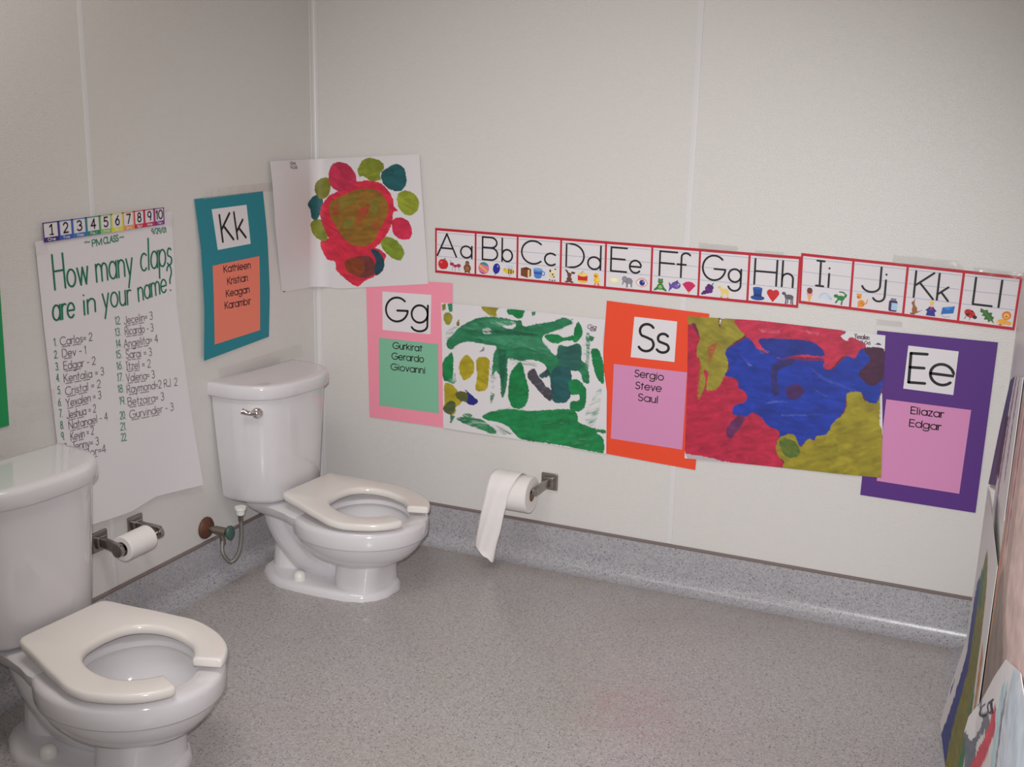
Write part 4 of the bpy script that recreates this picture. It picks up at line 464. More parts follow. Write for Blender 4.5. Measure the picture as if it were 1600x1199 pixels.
# ------------------------------------------------------------------ stroke lettering
def arc(cx, cy, rx, ry, a0, a1, n=None):
    n = n or max(4, int(abs(a1 - a0) / 15)); return [(cx + rx * math.cos(math.radians(a0 + (a1 - a0) * k / n)), cy + ry * math.sin(math.radians(a0 + (a1 - a0) * k / n))) for k in range(n + 1)]
def glyph(c, h):
    A = arc; b = .30 * (h / .62) ** .5; o = lambda x=0: A(x + b, h / 2, b, h / 2, 0, 360, 28); B2 = 2 * b
    G = {
     'A': (.74, [[(0, 0), (.37, 1)], [(.37, 1), (.74, 0)], [(.13, .35), (.61, .35)]]),
     'B': (.60, [[(0, 0), (0, 1)], [(0, 1), (.33, 1)] + A(.33, .77, .24, .23, 90, -90) + [(0, .54)], [(0, .54), (.34, .54)] + A(.34, .27, .26, .27, 90, -90) + [(0, 0)]]),
     'C': (.84, [A(.5, .5, .5, .5, 48, 312, 26)]), 'D': (.68, [[(0, 0), (0, 1), (.2, 1)] + A(.2, .5, .48, .5, 90, -90, 16) + [(0, 0)]]),
     'E': (.50, [[(0, 0), (0, 1)], [(0, 1), (.50, 1)], [(0, .52), (.44, .52)], [(0, 0), (.50, 0)]]), 'F': (.50, [[(0, 0), (0, 1)], [(0, 1), (.50, 1)], [(0, .52), (.42, .52)]]),
     'G': (.94, [A(.5, .5, .5, .5, 45, 352, 30), [(.52, .46), (.99, .46)]]), 'H': (.66, [[(0, 0), (0, 1)], [(.66, 0), (.66, 1)], [(0, .52), (.66, .52)]]),
     'I': (.26, [[(.13, 0), (.13, 1)], [(0, 1), (.26, 1)], [(0, 0), (.26, 0)]]), 'J': (.46, [[(.46, 1), (.46, .26)] + A(.23, .26, .23, .26, 0, -165)]),
     'K': (.58, [[(0, 0), (0, 1)], [(.54, 1), (.02, .46)], [(.14, .58), (.58, 0)]]), 'L': (.46, [[(0, 1), (0, 0)], [(0, 0), (.46, 0)]]),
     'M': (.84, [[(0, 0), (0, 1)], [(0, 1), (.42, .1)], [(.42, .1), (.84, 1)], [(.84, 1), (.84, 0)]]), 'N': (.66, [[(0, 0), (0, 1)], [(0, 1), (.66, 0)], [(.66, 0), (.66, 1)]]),
     'O': (1.0, [A(.5, .5, .5, .5, 0, 360, 28)]), 'P': (.54, [[(0, 0), (0, 1), (.28, 1)] + A(.28, .74, .26, .26, 90, -90) + [(0, .48)]]), 'R': (.56, [[(0, 0), (0, 1), (.28, 1)] + A(.28, .74, .26, .26, 90, -90) + [(0, .48)], [(.24, .48), (.56, 0)]]),
     'S': (.52, [A(.27, .745, .25, .255, 35, 225, 14) + [(.27, .51)] + A(.25, .26, .27, .26, 45, -150, 14)]), 'T': (.62, [[(0, 1), (.62, 1)], [(.31, 1), (.31, 0)]]), 'V': (.66, [[(0, 1), (.33, 0)], [(.33, 0), (.66, 1)]]), 'Y': (.62, [[(0, 1), (.31, .48)], [(.62, 1), (.31, .48)], [(.31, .48), (.31, 0)]]),
     'a': (B2, [o(), [(B2, h), (B2, 0)]]), 'b': (B2, [o(), [(0, 1), (0, 0)]]), 'c': (B2 * .86, [A(b, h / 2, b, h / 2, 48, 312, 20)]), 'd': (B2, [o(), [(B2, 1), (B2, 0)]]),
     'e': (B2, [[(0.02, h * .5), (B2, h * .5)] + A(b, h / 2, b, h / 2, 0, 318, 24)]), 'f': (.34, [A(.30, .84, .16, .16, 30, 180) + [(.14, 0)], [(0, h), (.30, h)]]),
     'g': (B2, [o(), [(B2, h), (B2, -.12)] + A(b, -.12, b, .24, 0, -160, 12)]), 'h': (.50, [[(0, 0), (0, 1)], [(0, h * .5)] + A(.25, h * .6, .25, h * .4, 180, 0) + [(.50, 0)]]),
     'i': (.10, [[(.05, 0), (.05, h)], [(.05, h + .22), (.05, h + .225)]]), 'j': (.28, [[(.28, h), (.28, -.12)] + A(.10, -.12, .18, .22, 0, -150), [(.28, h + .22), (.28, h + .225)]]),
     'k': (.42, [[(0, 0), (0, 1)], [(.38, h), (.02, h * .42)], [(.13, h * .6), (.42, 0)]]), 'l': (.08, [[(.04, 0), (.04, 1)]]),
     'm': (.80, [[(0, 0), (0, h)], [(0, h * .55)] + A(.2, h * .65, .2, h * .35, 180, 0) + [(.40, 0)], [(.40, h * .55)] + A(.6, h * .65, .2, h * .35, 180, 0) + [(.80, 0)]]), 'n': (.46, [[(0, 0), (0, h)], [(0, h * .55)] + A(.23, h * .63, .23, h * .37, 180, 0) + [(.46, 0)]]),
     'o': (B2, [o()]), 'p': (B2, [o(), [(0, h), (0, -.36)]]), 'r': (.26, [[(0, 0), (0, h)], [(0, h * .6)] + A(.2, h * .66, .2, h * .34, 180, 60)]), 's': (.38, [A(.19, h * .745, .17, h * .255, 35, 225, 10) + [(.19, h * .51)] + A(.18, h * .26, .2, h * .26, 45, -150, 10)]),
     't': (.30, [[(.13, 0), (.13, .92)], [(0, h), (.28, h)]]), 'u': (.46, [[(0, h), (0, h * .37)] + A(.23, h * .37, .23, h * .37, 180, 360) + [(.46, h)], [(.46, h), (.46, 0)]]), 'v': (.46, [[(0, h), (.23, 0)], [(.23, 0), (.46, h)]]),
     'w': (.70, [[(0, h), (.17, 0)], [(.17, 0), (.35, h)], [(.35, h), (.53, 0)], [(.53, 0), (.70, h)]]), 'x': (.42, [[(0, 0), (.42, h)], [(0, h), (.42, 0)]]), 'y': (.46, [[(0, h), (.23, 0)], [(.46, h), (.10, -.36)]]), 'z': (.40, [[(0, h), (.40, h)], [(.40, h), (0, 0)], [(0, 0), (.40, 0)]]),
     '0': (.56, [A(.28, .5, .28, .5, 0, 360, 28)]), '1': (.18, [[(0, .8), (.14, 1)], [(.14, 1), (.14, 0)]]), '2': (.52, [A(.26, .72, .25, .28, 165, -35, 14) + [(.0, 0)], [(0, 0), (.52, 0)]]), '3': (.50, [A(.23, .76, .23, .24, 150, -90, 12), A(.23, .27, .26, .27, 90, -150, 14)]),
     '4': (.56, [[(.40, 0), (.40, 1)], [(.40, 1), (0, .3)], [(0, .3), (.56, .3)]]), '5': (.50, [[(.46, 1), (.08, 1)], [(.08, 1), (.04, .55)] + A(.23, .32, .26, .32, 125, -145, 14)]), '6': (.52, [[(.42, 1)] + A(.27, .32, .27, .32, 140, 180, 4), A(.27, .31, .25, .31, 0, 360, 22)]), '7': (.50, [[(0, 1), (.50, 1)], [(.50, 1), (.16, 0)]]),
     '8': (.52, [A(.26, .76, .21, .24, 0, 360, 20), A(.26, .27, .26, .27, 0, 360, 22)]), '9': (.52, [A(.25, .68, .25, .31, 0, 360, 22), [(.50, .68), (.40, 0)]]),
     '=': (.38, [[(0, .52), (.38, .52)], [(0, .30), (.38, .30)]]), '-': (.30, [[(0, .40), (.30, .40)]]), '.': (.06, [[(.03, .0), (.03, .006)]]), '/': (.40, [[(0, -.05), (.40, 1.05)]]), ' ': (.30, []),
     '~': (.50, [[(0, .42), (.1, .54), (.2, .54), (.32, .42), (.42, .42), (.5, .54)]]), '?': (.46, [A(.22, .76, .22, .24, 165, -60, 12) + [(.22, .42), (.22, .28)], [(.22, 0), (.22, .01)]]),
    }
    return G[c]
def layout(txt, h, gap=.16):
    x = 0; out = []
    for c in txt:
        w, st = glyph(c, h)
        out += [[(x + p[0], p[1]) for p in s] for s in st]; x += w + (gap if c != ' ' else .1)
    xs = [p[0] for s in out for p in s]; return out, min(xs), max(xs)
def ribbon(P, w, V, F):
    """flat pen stroke with round ends; P in wall (u, v)"""
    P = [np.array(p, float) for p in P]; Q = [P[0]]
    for p in P[1:]:
        if np.linalg.norm(p - Q[-1]) > 1e-6: Q.append(p)
    if len(Q) == 1: Q.append(Q[0] + np.array([1e-5, 0]))
    n = len(Q); closed = np.linalg.norm(Q[0] - Q[-1]) < 1e-5 and n > 3; b = len(V); L = []; Rr = []
    for i, p in enumerate(Q):
        t = (Q[min(i + 1, n - 1)] - Q[max(i - 1, 0)]) if not (closed and i in (0, n - 1)) else (Q[1] - Q[-2]); t = t / max(1e-9, np.linalg.norm(t)); q = np.array([-t[1], t[0]]) * w / 2
        L.append(p + q); Rr.append(p - q)
    for a, c in zip(L, Rr): V.append(a); V.append(c)
    for i in range(n - 1): F.append((b + 2 * i, b + 2 * i + 1, b + 2 * i + 3, b + 2 * i + 2))
    if not closed:
        for p, t, l, rr in ((Q[0], Q[0] - Q[1], L[0], Rr[0]), (Q[-1], Q[-1] - Q[-2], L[-1], Rr[-1])):
            t = t / max(1e-9, np.linalg.norm(t)); s = np.array([-t[1], t[0]]); k0 = len(V)
            for k in range(7): a = PI * k / 6; V.append(p + (s * math.cos(a) + t * math.sin(a)) * w / 2)
            F.append(tuple(range(k0, k0 + 7)))
def place_text(t, l, r, top, w, h, V, F, jit=0.):
    st, x0, x1 = layout(t, h); l, r, top = np.array(l), np.array(r), np.array(top); X = (r - l) / max(1e-6, x1 - x0); Y = top - l
    for s in st: ribbon([l + X * (p[0] - x0) + Y * p[1] for p in s], w, V, F)
# ------------------------------------------------------------------ sheets on walls
RF = .05; LF = RF * PI / 2
def frame(w, a, v, d):
    if w == 'b': return (a, -d, v)
    if w == 'l': return (d, a, v)
    if w == 'r': return (XR - d, -a, v)
    if a < -LF / 2: return (d, -RF + a + LF / 2, v)
    if a > LF / 2: return (RF + a - LF / 2, -d, v)
    t = (a + LF / 2) / RF; return (RF - (RF - d) * math.cos(t), -RF + (RF - d) * math.sin(t), v)
def coons(E, s, t):
    """E = top, right, bottom, left edge polylines; s across, t from top (0) to bottom (1)"""
    def at(Pl, q):
        Pl = np.array(Pl, float); d = np.r_[0, np.cumsum(np.linalg.norm(np.diff(Pl, axis=0), axis=1))]; d = d / d[-1]; return np.stack([np.interp(q, d, Pl[:, i]) for i in range(Pl.shape[1])], -1)
    T, R, B, L = E; s_ = s[..., None]; t_ = t[..., None]; c = [np.array(x, float) for x in (T[0], T[-1], B[0], B[-1])]
    return (1 - t_) * at(T, s) + t_ * at(B, s) + (1 - s_) * at(L, t) + s_ * at(R, t) - ((1 - s_) * (1 - t_) * c[0] + s_ * (1 - t_) * c[1] + (1 - s_) * t_ * c[2] + s_ * t_ * c[3])
class Sheet:
    """one paper on a wall: grid mesh with thickness, plus helpers to put cards, ink and tape on it"""
    def __init__(s, key, name, m, nx=12, ny=16, th=.0006, lift=None, parent=None, edges=None, wall=None, d=None, label=None):
        d_ = D.get(key, {}); s.w = wall or d_['wall']; s.E = edges or d_['edges']; s.d0 = (d if d is not None else d_.get('d', .003)); s.lift = lift or (lambda q, t: 0); s.data = d_; s.th = th
        al = np.array([p for e in s.E for p in e]); s.lo = al.min(0); s.hi = al.max(0)
        c = (s.lo + s.hi) / 2; s.org = Vector(frame(s.w, c[0], c[1], 0)) if parent is None else parent.org
        s.par = parent.ob if parent else None
        S_, T_ = np.meshgrid(np.linspace(0, 1, nx + 1), np.linspace(0, 1, ny + 1)); uv = coons(s.E, S_, T_); s.uv = uv
        V = []; F = []; n1 = nx + 1
        for back in (0, 1):
            for j in range(ny + 1):
                for i in range(n1): V.append(s.P(uv[j, i], -th * back))
        N = n1 * (ny + 1)
        for j in range(ny):
            for i in range(nx):
                a = j * n1 + i; F.append((a, a + n1, a + n1 + 1, a + 1))
        nf = len(F)
        for f in F[:nf]: F.append(tuple(N + k for k in f[::-1]))
        rim = [i for i in range(n1)] + [j * n1 + nx for j in range(1, ny + 1)] + [ny * n1 + i for i in range(nx - 1, -1, -1)] + [j * n1 for j in range(ny - 1, 0, -1)]
        for a, b in zip(rim, rim[1:] + rim[:1]): F.append((a, b, N + b, N + a))
        s.ob = link(name, V, F, m, smooth=True, angle=50)
        for v in s.ob.data.vertices: v.co -= s.org
        if parent: s.ob.parent = s.par
        else: s.ob.location = s.org
        s.N = N
        if label and not parent: pass
        if label: s.ob['label'] = label
    def st(s, uv): return (np.array(uv) - s.lo) / (s.hi - s.lo)
    def P(s, uv, dd=0.): 
        q = np.clip(s.st(uv), 0, 1); return frame(s.w, uv[0], uv[1], max(.0012, s.d0 + s.lift(q[0], 1 - q[1])) + dd)
    def flat(s, name, V, F, m, dd, parent=None, idx=None, label=None):
        ob = link(name, [s.P(v, dd if not hasattr(dd, '__len__') else dd[i]) for i, v in enumerate(V)], F, m, idx=idx)
        for v in ob.data.vertices: v.co -= s.org
        ob.parent = parent or s.ob
        if label: ob['label'] = label
        return ob
    def card(s, name, q, m, label=None, dd=.0009):
        tl, tr, br, bl = q; V = []; F = []; nx, ny = 4, 6
        for back in (0, 1):
            for j in range(ny + 1):
                for i in range(nx + 1):
                    a, b = i / nx, j / ny; V.append(tuple((1 - b) * ((1 - a) * np.array(tl) + a * np.array(tr)) + b * ((1 - a) * np.array(bl) + a * np.array(br))))
        n1 = nx + 1; N = n1 * (ny + 1)
        for j in range(ny):
            for i in range(nx): a = j * n1 + i; F.append((a, a + n1, a + n1 + 1, a + 1))
        nf = len(F); F += [tuple(N + k for k in f[::-1]) for f in F[:nf]]
        rim = [i for i in range(n1)] + [j * n1 + nx for j in range(1, ny + 1)] + [ny * n1 + i for i in range(nx - 1, -1, -1)] + [j * n1 for j in range(ny - 1, 0, -1)]
        F += [(a, b, N + b, N + a) for a, b in zip(rim, rim[1:] + rim[:1])]
        return s.flat(name, V, F, m, [dd] * N + [.0001] * N, label=label)
    def tape(s, q): return s.flat('clear_tape', [tuple(x) for x in q], [(0, 1, 2, 3)], M_TAPE, .0016)
def poster(key, colour, names, cats, card_col, label, cat, cardlabel, lift=None):
    sh = Sheet(key, 'letter_poster', mat('card_' + key, colour, .62, bump=(500, .15, .0004)), lift=lift); tag(sh.ob, label, cat, 'letter posters with name lists')
    d = sh.data
    c1 = sh.card('letter_card', d['cards']['letter_card'], M_PAPER, 'white card with a big and a small letter')
    c2 = sh.card('name_card', d['cards']['name_card'], mat('name_card_' + key, card_col, .65), cardlabel)
    for part, ob in (('letter_card', c1), ('name_card', c2)):
        V = []; F = []
        for t, l, r, top, w, col, pt, h in d['texts']:
            if pt == part: place_text(t, l, r, top, w, h, V, F)
        sh.flat('lettering', V, F, flat(COL['ink']), .0013, parent=ob)
    return sh
wob = lambda a, b: (lambda q, t: a * math.sin(q * 5 + 1) * math.sin(t * 6) + b * t ** 3)
poster('E', lin((86, 42, 128)), 0, 0, lin((214, 140, 186)), 'purple letter poster with pink name card, rightmost on the back wall', 'poster', 'pink card with two printed names')
poster('S', lin((238, 74, 38)), 0, 0, lin((212, 142, 184)), 'orange letter poster with pink name card, between the two wall paintings', 'poster', 'pink card with three printed names')
poster('G', lin((246, 150, 172)), 0, 0, lin((128, 190, 158)), 'pink letter poster with mint green name card, left of the green painting', 'poster', 'mint green card with three printed names')
pk = poster('K', lin((28, 132, 146)), 0, 0, lin((240, 130, 108)), 'teal letter poster with salmon name card on the left wall above the far toilet', 'poster', 'salmon card with four printed names', lift=lambda q, t: .004 * math.sin(t * PI) + .006 * (1 - q) * t)
gn = Sheet('N', 'wall_poster', mat('card_green', lin((20, 150, 84)), .6), d=.003); tag(gn.ob, 'bright green poster edge cut off at the left side of the photo', 'poster')
# ------------------------------------------------------------------ handwritten clap chart
cp_ = Sheet('C', 'clap_chart', M_PAPER, 16, 28, lift=lambda q, t: .0035 + .003 * math.sin(q * 7) * math.sin(t * 5) ** 2 + .020 * max(0, t - .55) ** 2 * (1 + q) + .012 * max(0, q - .8) * t)
tag(cp_.ob, 'long white paper chart with green handwriting and a name list on the left wall', 'chart')
done_ = set()
for t, l, r, top, w, c, pt, h in cp_.data['texts']:
    big = w > .004
    if big:   # broad two-tone marker: a paler pass showing beside the dark one
        V = []; F = []; o_ = np.array((.0022, -.0008)); place_text(t, np.array(l) + o_, np.array(r) + o_, np.array(top) + o_, w * .8, h, V, F); hb_ = cp_.flat('headline_word', V, F, flat((70, 168, 116)), .0006)
    V = []; F = []; place_text(t, l, r, top, w * (.8 if big else 1), h, V, F)
    if c == 'ink_purple': 
        for A_, B_, w2, c2 in cp_.data.get('lines', []):
            if abs(A_[1] - l[1]) < .035 and min(l[0], r[0]) - .02 < A_[0] < max(l[0], r[0]) + .02 and (A_, B_) not in done_: 
                if 0 <= (l[1] + (r[1] - l[1]) * (A_[0] - l[0]) / (r[0] - l[0])) - A_[1] < .016: done_.add((A_, B_)); ribbon([A_, B_], w2, V, F)
    if big: cp_.flat('pen_stroke', V, F, flat(COL[c]), .0009, parent=hb_)
    else: cp_.flat('list_entry' if c == 'ink_purple' else 'list_number' if len(t) < 4 and t != 'PM' and t != '~' else 'small_note', V, F, flat((40, 130, 96) if c == 'marker_green' else COL[c]), .0008)
ns = Sheet('T', 'number_strip', M_PAPER, 20, 4); tag(ns.ob, 'printed number strip from 1 to 10 along the top of the white chart', 'number strip')
NC = [(58, 40, 120), (60, 92, 176), (64, 116, 186), (40, 140, 104), (150, 192, 110), (226, 216, 60), (236, 150, 84), (206, 44, 72), (196, 44, 92), (130, 52, 142)]
cut = [0, .1176, .2206, .3288, .4391, .5336, .6303, .7269, .8172, .9086, 1.0]
def sq(sh, s, t): return tuple(coons(sh.E, np.array(s), np.array(1 - t)))
V = []; F = []; idx = []; V2 = []; F2 = []; V3 = []; F3 = []
WORDS = 'One Two Three Four Five Six Seven Eight Nine Ten'.split()
for i in range(10):
    a, b = cut[i], cut[i + 1]; e_ = .009
    for (s0, s1, t0, t1) in ((a, b, 0, .24), (a, a + e_, .24, 1), (b - e_, b, .24, 1), (a, b, .95, 1)):
        k = len(V); V += [sq(ns, s0, t0), sq(ns, s1, t0), sq(ns, s1, t1), sq(ns, s0, t1)]; F.append((k, k + 1, k + 2, k + 3)); idx.append(i)
    w = b - a; n = str(i + 1); V2 = []; F2 = []; V3 = []; F3 = []
    s0, s1 = (a + w * .34, b - w * .34) if n != '10' else (a + w * .18, b - w * .18)
    if n == '1': s0, s1 = a + w * .44, a + w * .56
    place_text(n, sq(ns, s0, .36), sq(ns, s1, .36), sq(ns, s0, .86), .0036, .6, V2, F2)
    if n == '1': ribbon([sq(ns, a + w * .42, .36), sq(ns, a + w * .64, .36)], .0028, V2, F2)
    place_text(WORDS[i], sq(ns, a + w * .26, .06), sq(ns, b - w * .26, .06), sq(ns, a + w * .26, .19), .0012, .65, V3, F3)
    ns.flat('numeral', V2, F2, flat((40, 24, 44)), .0007); ns.flat('number_word', V3, F3, flat((235, 230, 235)), .0008)
ns.flat('coloured_frames', V, F, [flat(c) for c in NC], .0005, idx=idx)
# ------------------------------------------------------------------ alphabet strips
CELLS = {'A': [('A', .06, .53), ('a', .64, .91)], 'B': [('B', .17, .53), ('b', .64, .88)], 'C': [('C', .10, .545), ('c', .635, .87)], 'D': [('D', .125, .52), ('d', .61, .89)], 'E': [('E', .12, .46), ('e', .53, .775)], 'F': [('F', .17, .53), ('f', .54, .80)], 'G': [('G', .07, .53), ('g', .60, .85)], 'H': [('H', .12, .55), ('h', .66, .87)],
         'I': [('I', .32, .46), ('i', .56, .575)], 'J': [('J', .20, .53), ('j', .42, .63)], 'K': [('K', .16, .51), ('k', .58, .78)], 'L': [('L', .22, .55), ('l', .67, .69)]}
def EL(cx, cy, rx, ry, col, a0=0, a1=360, rot=0):
    c, s = math.cos(math.radians(rot)), math.sin(math.radians(rot)); p = arc(0, 0, rx, ry, a0, a1, 20)
    if a1 - a0 == 360: p = p[:-1]
    return (col, [(cx + x * c - y * s, cy + x * s + y * c) for x, y in p])
BR, DK, YE, OR, GY, GN, RD, PU, BLU = (120, 72, 40), (48, 34, 30), (238, 196, 60), (232, 150, 50), (140, 136, 144), (40, 130, 60), (206, 34, 40), (104, 80, 160), (30, 76, 160)
def four(col, dark, neck=1): # small standing animal facing left
    return [EL(.1, -.05, .6, .34, col), EL(-.62, .38 * neck, .26, .22, col), (col, [(-.62, .2), (-.35, .35), (-.1, .1), (-.4, -.1)]), (col, [(-.38, -.2), (-.2, -.2), (-.24, -.95), (-.40, -.95)]), (col, [(-.1, -.2), (.05, -.2), (.0, -.95), (-.16, -.95)]), (col, [(.32, -.2), (.5, -.2), (.46, -.95), (.30, -.95)]), (col, [(.52, -.1), (.66, -.1), (.68, -.95), (.54, -.95)]), EL(-.70, .42, .05, .05, dark), (dark, [(-.42, -.88), (-.22, -.88), (-.22, -1), (-.42, -1)]), (dark, [(.52, -.88), (.70, -.88), (.70, -1), (.52, -1)])]
